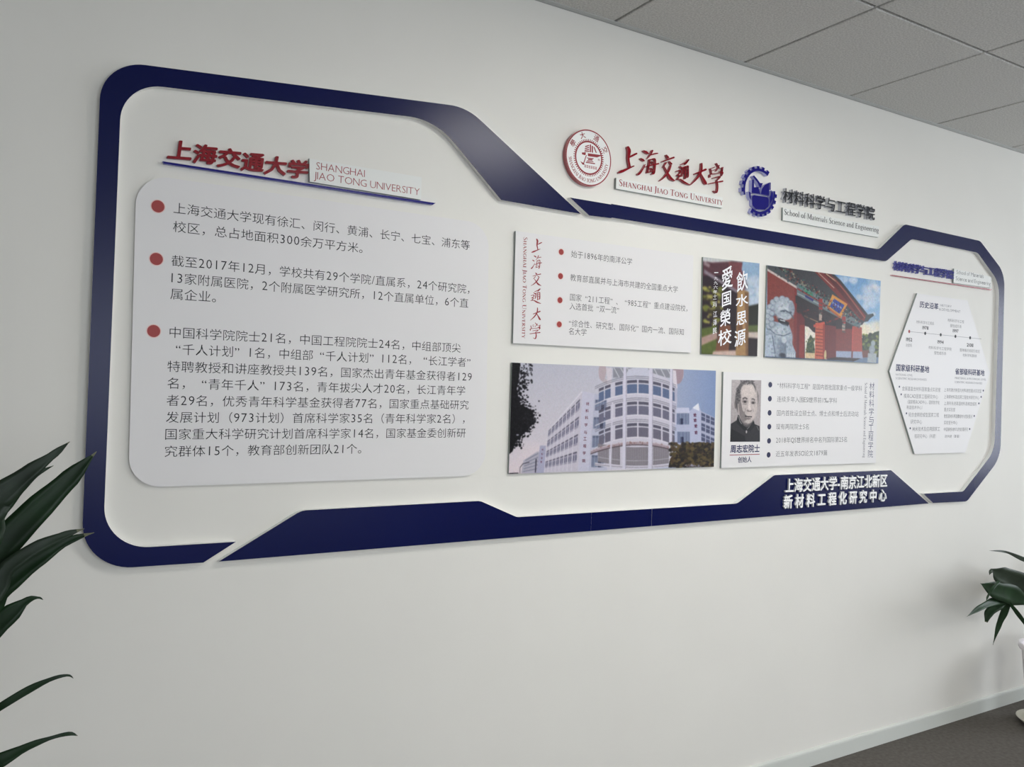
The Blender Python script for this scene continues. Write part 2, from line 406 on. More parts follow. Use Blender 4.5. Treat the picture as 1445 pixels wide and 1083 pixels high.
# right wall with a window opening
WY0, WY1, WZ0, WZ1 = -3.4, -1.2, 0.9, 2.4
struct(boxes('wall_right', [(RX1, RX1 + HW, RY0 - HW, WY0, -0.1, 2.95), (RX1, RX1 + HW, WY1, 0.0, -0.1, 2.95),
                            (RX1, RX1 + HW, WY0, WY1, -0.1, WZ0), (RX1, RX1 + HW, WY0, WY1, WZ1, 2.95)], M_part))
BX0, BX1 = -0.5, 3.3
struct(boxes('wall_back', [(RX0, BX0, RY0 - HW, RY0, -0.1, 2.95), (BX1, RX1, RY0 - HW, RY0, -0.1, 2.95),
                           (BX0, BX1, RY0 - HW, RY0, -0.1, 0.85), (BX0, BX1, RY0 - HW, RY0, 2.35, 2.95)], M_part))
M_alu = mat('window_frame', (205, 207, 208), 0.4, 0.5)
glass = bpy.data.materials.new('window_glass'); glass.use_nodes = True
nt = glass.node_tree; nt.nodes.clear()
o_ = nt.nodes.new('ShaderNodeOutputMaterial'); mx = nt.nodes.new('ShaderNodeMixShader'); tr = nt.nodes.new('ShaderNodeBsdfTransparent'); gl = nt.nodes.new('ShaderNodeBsdfGlossy')
gl.inputs['Roughness'].default_value = 0.02; mx.inputs[0].default_value = 0.07
nt.links.new(tr.outputs[0], mx.inputs[1]); nt.links.new(gl.outputs[0], mx.inputs[2]); nt.links.new(mx.outputs[0], o_.inputs[0])
w1 = boxes('window_1', [(RX1 + .02, RX1 + .07, WY0, WY1, WZ0, WZ0 + .05), (RX1 + .02, RX1 + .07, WY0, WY1, WZ1 - .05, WZ1)] +
           [(RX1 + .02, RX1 + .07, y - .025, y + .025, WZ0, WZ1) for y in (WY0 + .025, (WY0 + WY1) / 2, WY1 - .025)], M_alu)
struct(w1); p_ = box('pane', RX1 + .04, RX1 + .046, WY0 + .05, WY1 - .05, WZ0 + .05, WZ1 - .05, glass); p_.parent = w1
w2 = boxes('window_2', [(BX0, BX1, RY0 - .07, RY0 - .02, .85, .9), (BX0, BX1, RY0 - .07, RY0 - .02, 2.3, 2.35)] +
           [(x - .025, x + .025, RY0 - .07, RY0 - .02, .85, 2.35) for x in (BX0 + .025, BX0 + 1.27, BX0 + 2.53, BX1 - .025)], M_alu)
struct(w2); p_ = box('pane', BX0 + .05, BX1 - .05, RY0 - .046, RY0 - .04, .9, 2.3, glass); p_.parent = w2

# carpet floor
M_carpet = mat('carpet', (98, 94, 90), 0.95, 0.1, noise_s=60, noise_a=0.16, bump=0.5)
nt = M_carpet.node_tree; b_ = nt.nodes['Principled BSDF']
n2 = nt.nodes.new('ShaderNodeTexNoise'); n2.inputs['Scale'].default_value = 1.6; n2.inputs['Detail'].default_value = 3
mxc = nt.nodes.new('ShaderNodeMix'); mxc.data_type = 'RGBA'; mxc.blend_type = 'MULTIPLY'; mxc.inputs[0].default_value = 0.5
rp = nt.nodes.new('ShaderNodeValToRGB'); rp.color_ramp.elements[0].color = (0.72, 0.72, 0.66, 1); rp.color_ramp.elements[1].color = (1, 1, 1, 1)
old = b_.inputs['Base Color'].links[0].from_socket
nt.links.new(n2.outputs['Fac'], rp.inputs['Fac']); nt.links.new(old, mxc.inputs[6]); nt.links.new(rp.outputs['Color'], mxc.inputs[7]); nt.links.new(mxc.outputs[2], b_.inputs['Base Color'])
struct(box('floor', RX0 - HW, RX1 + HW, RY0 - HW, HW, -0.12, 0.0, M_carpet))
# skirting with a rounded top lip
M_skirt = mat('skirting', (208, 211, 205), 0.4, 0.3)
pr = [(0, 0), (0.011, 0), (0.0115, 0.058), (0.010, 0.064), (0.006, 0.067), (0.0, 0.068)]
V = [(x, -a, b) for x in (RX0, RX1) for a, b in pr]; n = len(pr)
F = [(i, i + 1, n + i + 1, n + i) for i in range(n - 1)] + [tuple(range(n)), tuple(range(2 * n - 1, n - 1, -1))]
struct(mesh_obj('baseboard_front', V, F, M_skirt))

# suspended ceiling: slab, T-bar grid, one object per tile
M_tile = mat('mineral_tile', (204, 203, 199), 0.9, 0.1, noise_s=170, noise_a=0.20, bump=0.4)
M_tee = mat('tee_bar', (120, 122, 120), 0.5, 0.3); M_trim = mat('wall_angle', (190, 192, 190), 0.4, 0.4)
M_slab = mat('slab', (90, 90, 90), 0.9, 0.1)
ceil = box('ceiling', RX0, RX1, RY0, 0, CEIL + 0.12, CEIL + 0.2, M_slab); struct(ceil)
gx = []; x = 1.652 - 0.6 * 7
while x < RX1: gx.append(round(x, 3)); x += 0.6
xs = [RX0] + [g for g in gx if g > RX0 + 0.05] + [RX1]
ys = [0.0]; y = -0.566
while y > RY0 + 0.05: ys.append(round(y, 3)); y -= 0.6
ys.append(RY0)
LIGHTS = {(1.652, -1.166), (4.652, -3.566), (1.652, -3.566)}
tile_cache = {}
panels = []
for i in range(len(xs) - 1):
    for j in range(len(ys) - 1):
        x0, x1, y1, y0 = xs[i], xs[i + 1], ys[j], ys[j + 1]
        if any(abs(a - x0) < .02 and abs(b - y1) < .02 for a, b in LIGHTS):
            panels.append((x0, x1, y0, y1)); continue
        w, d = round(x1 - x0 - 0.010, 3), round(y1 - y0 - 0.010, 3)
        if (w, d) not in tile_cache:
            h = 0.006                                   # tegular: bevelled face drops below the grid
            V = [(sx * w / 2, sy * d / 2, 0.012) for sx, sy in ((-1, -1), (1, -1), (1, 1), (-1, 1))] + \
                [(sx * w / 2, sy * d / 2, 0.002) for sx, sy in ((-1, -1), (1, -1), (1, 1), (-1, 1))] + \
                [(sx * (w / 2 - .003), sy * (d / 2 - .003), 0.0) for sx, sy in ((-1, -1), (1, -1), (1, 1), (-1, 1))]
            F = [(0, 1, 2, 3), (8, 11, 10, 9)] + [(k + 4, 4 + (k + 1) % 4, (k + 1) % 4, k) for k in range(4)] + [(k + 8, 8 + (k + 1) % 4, 4 + (k + 1) % 4, k + 4) for k in range(4)]
            o = mesh_obj('ceiling_tile', V, F, M_tile); tile_cache[(w, d)] = o.data
        else:
            o = bpy.data.objects.new('ceiling_tile', tile_cache[(w, d)]); COL.objects.link(o)
        o.location = ((x0 + x1) / 2, (y0 + y1) / 2, CEIL + random.uniform(-.0004, .0004)); o.parent = ceil
for y in ys[1:-1]:
    o = box('tee_bar', RX0, RX1, y - .011, y + .011, CEIL + 0.010, CEIL + 0.013, M_tee); o.parent = ceil
    o = box('tee_web', RX0, RX1, y - .001, y + .001, CEIL + 0.013, CEIL + 0.05, M_tee); o.parent = ceil
for x in xs[1:-1]:
    o = box('tee_bar', x - .011, x + .011, RY0, 0, CEIL + 0.0095, CEIL + 0.0125, M_tee); o.parent = ceil
struct(boxes('trim_1', [(RX0, RX1, -0.022, 0, CEIL - 0.002, CEIL + 0.0), (RX0, RX1, -0.002, 0, CEIL - 0.002, CEIL + 0.025)], M_trim))
M_lamp = bpy.data.materials.new('lamp_diffuser'); M_lamp.use_nodes = True
b_ = M_lamp.node_tree.nodes['Principled BSDF']; b_.inputs['Base Color'].default_value = (.8, .8, .8, 1)
b_.inputs['Emission Color'].default_value = (1.0, 0.975, 0.93, 1); b_.inputs['Emission Strength'].default_value = LAMP
names = {}
for (x0, x1, y0, y1) in panels:
    t = thing('ceiling_light', 'square LED ceiling panel ' + ('close to the display wall' if y1 > -2 else ('near the rear window, right one' if x0 > 3 else 'near the rear window, left one')), 'ceiling light', ((x0 + x1) / 2, (y0 + y1) / 2, CEIL))
    child(boxes('frame', [(x0 + .005, x1 - .005, y0 + .005, y0 + .02, CEIL - .004, CEIL + .02), (x0 + .005, x1 - .005, y1 - .02, y1 - .005, CEIL - .004, CEIL + .02),
                    (x0 + .005, x0 + .02, y0 + .02, y1 - .02, CEIL - .004, CEIL + .02), (x1 - .02, x1 - .005, y0 + .02, y1 - .02, CEIL - .004, CEIL + .02)], M_alu), t)
    child(box('diffuser', x0 + .021, x1 - .021, y0 + .021, y1 - .021, CEIL + .001, CEIL + .006, M_lamp), t)

# ------------------------------------------------------------------ blue border boards
TB = 0.017
def pxpoly(pts, t):
    return [W(u, v, t) + (r,) for (u, v, r) in pts]
left = rounded(pxpoly([(819.8, 302.1, 0), (658.3, 151.3, .17), (143, 83.6, .105), (113.8, 806, .115), (287, 794.4, 0), (333, 765, 0),
                       (144.8, 776.3, .105), (171.8, 115.7, .10), (614.3, 169.0, .20), (707.2, 282.4, 0)], TB), 14)
b = board('border_board', left, 0.0005, TB, M_blue, M_white)
tag(b, 'largest navy border board, framing the left text panel and slanting down at its right', 'border')
bot = rounded(pxpoly([(308.5, 793, 0), (425.5, 720.8, .06), (677.5, 707.2, .05), (729.5, 730.2, .04), (1040, 711.0, .05), (1092.5, 670.9, .04),
                      (1257.5, 663.9, .02), (1310.6, 710.8, 0)], TB), 8)
t = thing('border_board', 'navy border board along the bottom of the display, carrying raised white characters', 'border', W(700, 750, TB)[0:1] + (0,) + W(700, 750, TB)[1:])
s1, s2 = W(834, 745, TB)[0], W(919.5, 735, TB)[0]
for pl in (clip(bot, s1 - .0001, True), clip(clip(bot, s1 + .0001, False), s2 - .0004, True), clip(bot, s2 + .0004, False)):
    child(board('board_section', pl, 0.0005, TB, M_blue, M_white), t)
right = rounded(pxpoly([(804.2, 277.9, 0), (1240.3, 352, .05), (1276.6, 316.5, .05), (1383.3, 340.2, .06), (1417.8, 386, .12), (1411.8, 646, .14), (1364.5, 708, .05),
                        (1316.7, 710.2, 0), (1303.2, 697.2, 0), (1359.3, 694.0, .04), (1403.2, 637, .12), (1410.2, 399.5, .12), (1379.6, 356.8, .06),
                        (1286.5, 337.5, .05), (1250.2, 369.2, .05), (863, 307.2, 0), (831.4, 303.3, 0)], TB), 8)
t = thing('border_board', 'navy border board along the top right and down the right end of the display', 'border', (W(1040, 320, TB)[0], 0, W(1040, 320, TB)[1]))
sx_ = W(862, 300, TB)[0]
a_ = clip(right, sx_ + .003, True); a_ = [(x, z - .0022) for x, z in a_]
child(board('board_section', a_, 0.0005, TB + .0002, M_blue, M_white), t)
child(board('board_section', clip(right, sx_ + .0001, False), 0.0005, TB, M_blue, M_white), t)

def pboard(name, pts, t1, mf, ms, label, cat, t0=0.0005, r=0.0):
    p = [W(u, v, t1) + (r,) for u, v in pts]
    o = board(name, rounded(p, 10) if r else [q[:2] for q in p], t0, t1, mf, ms)
    return tag(o, label, cat)
E2 = 0.0003

# ------------------------------------------------------------------ left heading
LD = 0.008
t = thing('raised_lettering', 'thick red raised Chinese characters above the blue underline of the left text panel', 'lettering', (W(330, 230)[0], 0, W(330, 230)[1]))
line(t, '上海交通大学', (235.5, 222.5), (434, 248.5), 27, LD, M_red, off=0.030, depth=LD - .0005, ms=M_redside, name='character', per_char=True, shear=0.10, slant=0.10)
pl = pboard('name_plate', [R0(1270, 576), R0b(782, 683), R0b(779, 810), R0(1272, 708)], 0.012, M_plate, M_pside, 'thin white plate with red English words right of the red heading characters', 'plate')
line(pl, 'SHANGHAI', R0b(185, 638), R0b(460, 678), 10.6, 0.012 + E2, M_inkred2, off=-0.012)
line(pl, 'JIAO TONG UNIVERSITY', R0b(172, 692), R0b(770, 785), 10.6, 0.012 + E2, M_inkred2, off=-0.012)
bar = pboard('underline_bar', [R0(440, 592), R0b(862, 829), R0b(845, 839), R0(447, 606)], 0.012, M_bar, M_barside, 'long thin blue bar underlining the left heading', 'bar')

# ------------------------------------------------------------------ big text panel
TP = 0.007
tx0, tz1 = W(191.5, 244.4, TP); 
panel = pboard('text_panel', [(192.5, 244.4), (690, 316.6), (685.0, 671.2), (181.0, 689.0)], TP, M_panel, M_panel, 'large pale grey panel with rounded corners and three paragraphs in the left frame', 'panel', r=0.075)
for (x, y) in [(212, 86), (203, 384), (188, 792)]:
    u, v = P3(x, y); X, Z0 = W(u, v, TP); r = abs(W(u, v - 8.6, TP)[1] - Z0)
    h = flat(panel, 'bullet', [dot(X, Z0, r * 1.13, n=28)], TP + E2, M_halo); flat(h, 'bullet_centre', [dot(X, Z0, r, n=28)], TP + 2 * E2, M_bullet)
for s, pl_, pr_ in [
    ('上海交通大学现有徐汇、闵行、黄浦、长宁、七宝、浦东等', P3(300, 125), P4(1053, 340)),
    ('校区，总占地面积300余万平方米。', P3(297, 230), P3(1370, 345)),
    ('截至2017年12月，学校共有29个学院/直属系，24个研究院，', P3(288, 424), P4(1052, 588)),
    ('13家附属医院，2个附属医学研究所，12个直属单位，6个直', P3(288, 521), P4(1045, 668)),
    ('属企业。', P3(282, 612), P3(540, 632)),
    ('中国科学院院士21名，中国工程院院士24名，中组部顶尖', P5(277, 188), P6(1002, 272)),
    ('“千人计划”1名，中组部“千人计划”112名，“长江学者”', P5(312, 284), P6(1057, 350)),
    ('特聘教授和讲座教授共139名，国家杰出青年基金获得者129', P5(265, 381), P6(1065, 435)),
    ('名，“青年千人”173名，青年拔尖人才20名，长江青年学', P5(265, 477), P6(1028, 510)),
    ('者29名，优秀青年科学基金获得者77名，国家重点基础研究', P5(260, 574), P6(1047, 595)),
    ('发展计划（973计划）首席科学家35名（青年科学家2名），', P5(257, 670), P6(1025, 675)),
    ('国家重大科学研究计划首席科学家14名，国家基金委创新研', P5(253, 766), P6(1030, 755)),
    ('究群体15个，教育部创新团队21个。', P5(250, 864), P6(440, 845))]:
    line(panel, s, pl_, pr_, 15.8, TP + E2, M_ink, off=-0.006)

# ------------------------------------------------------------------ university seal
TS = 0.016
SX, SZ, SR = 1.5665, CAMH + 0.7315, 0.0915
seal = board('university_seal', dot(SX, SZ, SR, n=72), 0.0005, TS, M_white, mat('seal_side', (176, 96, 100), 0.3, 0.5))
tag(seal, 'round white and red raised seal with gear ring and anvil, leftmost above the top border', 'emblem')
def ring(r0, r1, a0=0, a1=360, n=90, teeth=0, rt=0, duty=.5):
    P = []
    def pt(r, a): return (SX + r * math.cos(math.radians(a)), SZ + r * math.sin(math.radians(a)))
    for i in range(n):
        a, b = a0 + (a1 - a0) * i / n, a0 + (a1 - a0) * (i + 1) / n; P.append([pt(r0, a), pt(r1, a), pt(r1, b), pt(r0, b)])
    for k in range(teeth):
        a = 360 * (k + .5) / teeth; h = 180 / teeth * duty; P.append([pt(r1 - .001, a - h), pt(rt, a - h * .8), pt(rt, a + h * .8), pt(r1 - .001, a + h)])
    return P
flat(seal, 'outer_ring', ring(SR * .955, SR * .998), TS + E2, M_inkred)
flat(seal, 'gear_ring', ring(SR * .545, SR * .60, teeth=52, rt=SR * .665), TS + E2, M_inkred)
def on_arc(ch_geo, rad, ang, s, up_out=True):
    V, F = ch_geo; a = math.radians(ang)
    cx, cz = SX + rad * math.cos(a), SZ + rad * math.sin(a)
    up = Vector((math.cos(a), math.sin(a))) * (1 if up_out else -1); rt = Vector((up.y, -up.x))
    x0, x1 = min(p[0] for p in V), max(p[0] for p in V); y0, y1 = min(p[1] for p in V), max(p[1] for p in V)
    return [(cx + rt.x * (p[0] - (x0 + x1) / 2) * s + up.x * (p[1] - (y0 + y1) / 2) * s, -(TS + E2 + (p[2] if len(p) > 2 else 0)), cz + rt.y * (p[0] - (x0 + x1) / 2) * s + up.y * (p[1] - (y0 + y1) / 2) * s) for p in V], F
for ch, ang in (('學', 150), ('大', 112), ('通', 68), ('交', 30)):
    VV, FF = on_arc(glyph(ch, 0.012), SR * .81, ang, SR * .25); mesh_obj('seal_character', VV, FF, M_inkred, seal)
txt = 'SHANGHAI JIAO TONG UNIVERSITY'; VV, FF = [], []
adv = [(SER[c][0] + .06 if c != ' ' else .45) for c in txt]; tot = sum(adv); acc = 0
for c, w in zip(txt, adv):
    if c != ' ':
        a = 186 + (354 - 186) * (acc + w / 2) / tot
        V, F = [], []
        for q in SER[c][1]: ribbon([(p[0], p[1], p[2] * 1.2) for p in q], V, F, 2, False)
        v2, f2 = on_arc((V, F), SR * .81, a, SR * .125, False); bb = len(VV); VV += v2; FF += [tuple(bb + i for i in q) for q in f2]
    acc += w
mesh_obj('ring_lettering', VV, FF, M_inkred, seal)
SP = lambda pts: [W(*S1(x, y), TS) for x, y in pts]
flat(seal, 'anvil', [SP([(385, 462), (590, 490), (588, 506), (530, 528), (385, 508)]), SP([(368, 528), (480, 542), (470, 555), (372, 542)]),
                     SP([(390, 548), (460, 556), (455, 578), (385, 568)]), SP([(375, 575), (468, 588), (475, 602), (365, 590)]), SP([(355, 596), (500, 618), (495, 634), (352, 612)])], TS + E2, M_inkred)
flat(seal, 'books', [SP([(340, 350), (400, 330), (408, 345), (345, 368)]), SP([(338, 380), (405, 362), (405, 380), (335, 398)]), SP([(336, 408), (405, 395), (405, 412), (334, 425)]), SP([(332, 430), (410, 425), (410, 442), (332, 442)]),
                     SP([(415, 325), (435, 322), (435, 448), (415, 445)]), SP([(446, 345), (466, 348), (466, 455), (446, 450)]), SP([(474, 365), (488, 360), (525, 455), (510, 458)])], TS + E2, M_inkred)
flat(seal, 'hammer', [SP([(290, 450), (350, 448), (352, 485), (335, 492), (292, 478)]), SP([(355, 490), (368, 492), (322, 632), (308, 628)]), SP([(265, 585), (330, 622), (328, 645), (300, 640)])], TS + E2, M_inkred)
flat(seal, 'plinth', [SP([(330 + 34 * k, 640 + 7 * k + 16 * j), (356 + 34 * k, 645 + 7 * k + 16 * j), (356 + 34 * k, 655 + 7 * k + 16 * j), (330 + 34 * k, 650 + 7 * k + 16 * j)]) for k in range(6) for j in range(3)], TS + E2, M_redside)
line(seal, '1896', S1(545, 580), S1(575, 583), 3.0, TS + E2, M_inkred, off=0.0, name='year')

# ------------------------------------------------------------------ brush lettering
BR = {
'上': [[(548,245,20),(558,275,28),(552,330,18),(563,390,15)],[(556,322,10),(585,306,16),(612,292,15)],[(483,431,12),(508,421,24),(550,402,15),(592,383,10)]],
'海': [[(662,272,9),(680,281,18),(696,292,12)],[(640,328,7),(655,337,16),(668,346,9)],[(624,444,18),(640,430,16),(660,400,9),(674,372,5)],[(727,270,14),(714,298,11),(690,330,5)],[(712,304,8),(745,293,11),(766,291,8)],
       [(708,336,11),(701,385,11),(690,432,10)],[(708,340,8),(738,331,13),(748,345,11),(744,400,13),(737,436,15),(722,442,5)],[(670,392,6),(712,378,10),(771,366,13)],[(722,350,7),(730,364,11)],[(716,398,7),(724,413,11)],[(692,430,9),(735,420,8)]],
'交': [[(828,303,9),(840,322,20)],[(799,352,8),(840,336,12),(883,321,16)],[(828,358,11),(806,390,6)],[(850,350,7),(866,369,15)],[(862,378,10),(845,420,15),(812,465,13),(779,492,4)],[(812,386,6),(835,430,12),(858,470,23),(888,491,7)]],
'通': [[(928,386,9),(943,399,15)],[(903,422,8),(930,414,11),(928,434,9),(908,452,9),(928,452,8),(910,478,10)],[(898,484,7),(928,480,11),(962,503,19),(998,520,7)],[(938,372,8),(972,356,12),(992,335,14),(968,372,7)],
       [(950,392,10),(948,425,9),(942,458,10)],[(950,394,7),(984,383,12),(988,400,9),(986,460,13),(972,466,4)],[(950,416,6),(984,407,7)],[(948,438,6),(984,430,7)],[(968,385,8),(966,476,10)]],
'大': [[(1036,442,9),(1070,428,13),(1116,408,18)],[(1086,364,11),(1082,420,17),(1052,472,15),(1004,521,5)],[(1076,432,7),(1094,470,16),(1112,505,24),(1121,516,7)]],
'學': [[(1150,402,8),(1158,440,8)],[(1164,398,5),(1180,391,8)],[(1166,416,5),(1182,410,8)],[(1193,364,9),(1214,398,9)],[(1214,378,8),(1192,420,5)],[(1240,392,8),(1233,438,11)],[(1220,402,5),(1240,397,8)],[(1218,420,5),(1236,415,8)],
       [(1146,464,12),(1150,444,9),(1195,438,8),(1238,428,13),(1230,456,7)],[(1168,472,7),(1204,462,11),(1220,464,10),(1198,488,7)],[(1196,486,8),(1202,530,12),(1194,576,14),(1172,564,4)],[(1142,512,10),(1190,502,12),(1238,494,16)]],
}
BB = {'上': (480,240,615,442), '海': (618,265,774,450), '交': (775,298,892,498), '通': (895,330,1002,525), '大': (1000,360,1125,522), '學': (1140,360,1245,585)}
TL = 0.010
t = thing('raised_lettering', 'red brush-script raised Chinese characters right of the round seal', 'lettering', (W(945, 240)[0], 0, W(945, 240)[1]))
for ch in '上海交通大學':
    V, F = [], []
    for q in BR[ch]: ribbon([(p[0], -p[1], p[2] * (0.66 if ch in '通學' else 0.82)) for p in q], V, F, 4, True)
    F = fix_winding(V, F)
    VV, FF, II = raise_flat(V, F, lambda p, d: (lambda xz: (xz[0], -(TL - d), xz[1]))(W(*Q1(p[0], -p[1]), TL)), TL, TL - .0005)
    child(mesh_obj('character', VV, FF, [M_red, M_redside], idx=II), t)
plate = pboard('name_plate', [Q1(462, 470), Q1(1237, 612), Q1(1235, 690), Q1(460, 548)], 0.011, M_plate, M_pside, 'white plate with dark red English capitals under the red brush characters', 'plate')
line(plate, '^SHANGHAI ^JIAO ^TONG ^UNIVERSITY', Q1(483, 527), Q1(1238, 663), 9.2, 0.011 + E2, M_inkred, serif=True)

# ------------------------------------------------------------------ blue gear emblem
TG = 0.016
t = thing('gear_emblem', 'blue raised gear emblem with a split M shape, left of the black characters', 'emblem', (2.358, 0, CAMH + .738))
GX, GZ, GR = 2.358, CAMH + 0.738, 0.0945
def gear_arc(a0, a1, rin, rout, rt, nt_):
    pts = []
    step = (a1 - a0) / nt_
    for k in range(nt_):
        a = a0 + step * k
        for (f_, r) in ((0, rt), (.5, rt), (.52, rout), (.98, rout)): pts.append((r, a + step * f_))
    pts.append((rout, a1))
    pts += [(rin, a1 - (a1 - a0) * k / 24) for k in range(25)]
    return [(GX + r * math.cos(math.radians(a)), GZ + r * math.sin(math.radians(a))) for r, a in pts]
def gpart(name, poly): return child(board(name, poly, 0.0005, TG, M_bar, M_chromeb), t)
gpart('gear_arc', gear_arc(58, 197, GR * .80, GR * .90, GR, 8))
gpart('gear_arc', gear_arc(242, 369, GR * .80, GR * .90, GR, 8))
GP = lambda pts: [W(*S2(x, y), TG) for x, y in pts]
gpart('shield', rounded([p + (.012,) for p in GP([(255, 600), (540, 645), (538, 800), (470, 855), (330, 850), (256, 780)])], 4))
gpart('letter_shape', GP([(258, 345), (286, 340), (290, 475), (365, 470), (398, 590), (250, 572)]))
gpart('letter_shape', GP([(405, 592), (425, 500), (475, 430), (546, 398), (546, 620)]))
gpart('stroke', GP([(268, 285), (292, 272), (345, 335), (390, 400), (440, 408), (405, 480), (388, 478), (350, 395)]))
gpart('crescent', GP([(590, 525), (612, 580), (608, 670), (560, 765), (556, 640), (572, 600)]))
gpart('crescent', GP([(200, 545), (232, 565), (236, 690), (212, 650)]))
gpart('stroke', GP([(558, 392), (574, 395), (572, 520), (558, 520)]))

t = thing('raised_lettering', 'glossy black raised Chinese characters with mirror edges right of the gear emblem', 'lettering', (W(1170, 290)[0], 0, W(1170, 290)[1]))
line(t, '材料科学与工程学院', Q2(437, 438), Q2(1106, 562), 20.0, 0.014, M_black, off=0.003, depth=.0135, ms=M_chrome, name='character', per_char=True)
plate = pboard('name_plate', [Q2(438, 480), Q2(1137, 618), Q2(1133, 697), Q2(436, 572)], 0.009, M_plate, M_pside, 'white plate with thin dark serif English words under the black characters', 'plate')
line(plate, 'School of Materials Science and Engineering', Q2(447, 531), Q2(1133, 664), 8.0, 0.009 + E2, M_ink, serif=True)

# ------------------------------------------------------------------ small text panel (upper middle)
TQ = 0.009
pan = pboard('text_panel', [Q3(92, 83), Q3(1385, 262), Q3(1367, 970), Q3(72, 900)], TQ, M_panel, M_pside, 'pale panel with four red bullets and red brush characters down its left side', 'panel')
for (x, y) in [(422, 236), (417, 412), (413, 587), (408, 763)]:
    u, v = Q3(x, y); X, Z0 = W(u, v, TQ); r = abs(W(u, v - 4.1, TQ)[1] - Z0)
    h = flat(pan, 'bullet', [dot(X, Z0, r * 1.2)], TQ + E2, M_halo); flat(h, 'bullet_centre', [dot(X, Z0, r)], TQ + 2 * E2, M_bullet)
for s, a, b in [('始于1896年的南洋公学', (495, 275), (938, 318)), ('教育部直属并与上海市共建的全国重点大学', (488, 447), (1270, 523)),
                ('国家“211工程”、“985工程”重点建设院校，', (486, 590), (1340, 662)), ('入选首批“双一流”', (483, 655), (842, 675)),
                ('“综合性、研究型、国际化”国内一流、国际知', (478, 780), (1314, 832)), ('名大学', (477, 838), (606, 842))]:
    line(pan, s, Q3(*a), Q3(*b), 10.0, TQ + E2, M_ink2, off=-0.006)
for ch, (y0, y1) in zip('上海交通大學', [(140, 245), (260, 360), (385, 485), (500, 615), (640, 735), (750, 872)]):
    xc = 243 - (y0 - 140) * .017; x0, x1 = xc - 40, xc + 40
    if ch in '上': x0, x1 = 205, 282
    V, F = [], []
    bx = BB[ch]
    for q in BR[ch]: ribbon([(p[0], -p[1], p[2] * 0.85) for p in q], V, F, 4, True)
    VV = []
    for p in V:
        u = (p[0] - bx[0]) / (bx[2] - bx[0]); v = (-p[1] - bx[1]) / (bx[3] - bx[1]); X, Z0 = W(*Q3(x0 + u * (x1 - x0), y0 + v * (y1 - y0)), TQ); VV.append((X, -(TQ + E2 + p[2]), Z0))
    mesh_obj('brush_character', VV, fix_winding(V, F), M_inkred, pan)
def vline(parent, s, p0, p1, wpx, t, m, name='text_line'):
    """serif line rotated a quarter turn clockwise: p0 top, p1 bottom (zoom px already converted), letter tops point right"""
    V, F, _ = layout_serif(s); x0, x1 = min(p[0] for p in V), max(p[0] for p in V)
    X0, Z0 = W(*p0, t); X1, Z1 = W(*p1, t); Xw = W(p0[0] + wpx, p0[1], t)[0] - X0
    VV = [(X0 + (X1 - X0) * (p[0] - x0) / (x1 - x0) + p[1] * Xw, -t - p[2], Z0 + (Z1 - Z0) * (p[0] - x0) / (x1 - x0)) for p in V]
    o = mesh_obj(name, VV, F, m, parent); o['kind'] = 'stuff'; return o
vline(pan, '^SHANGHAI ^JIAO ^TONG ^UNIVERSITY', Q3(149, 127), Q3(136, 865), 5.4, TQ + E2, M_inkred)

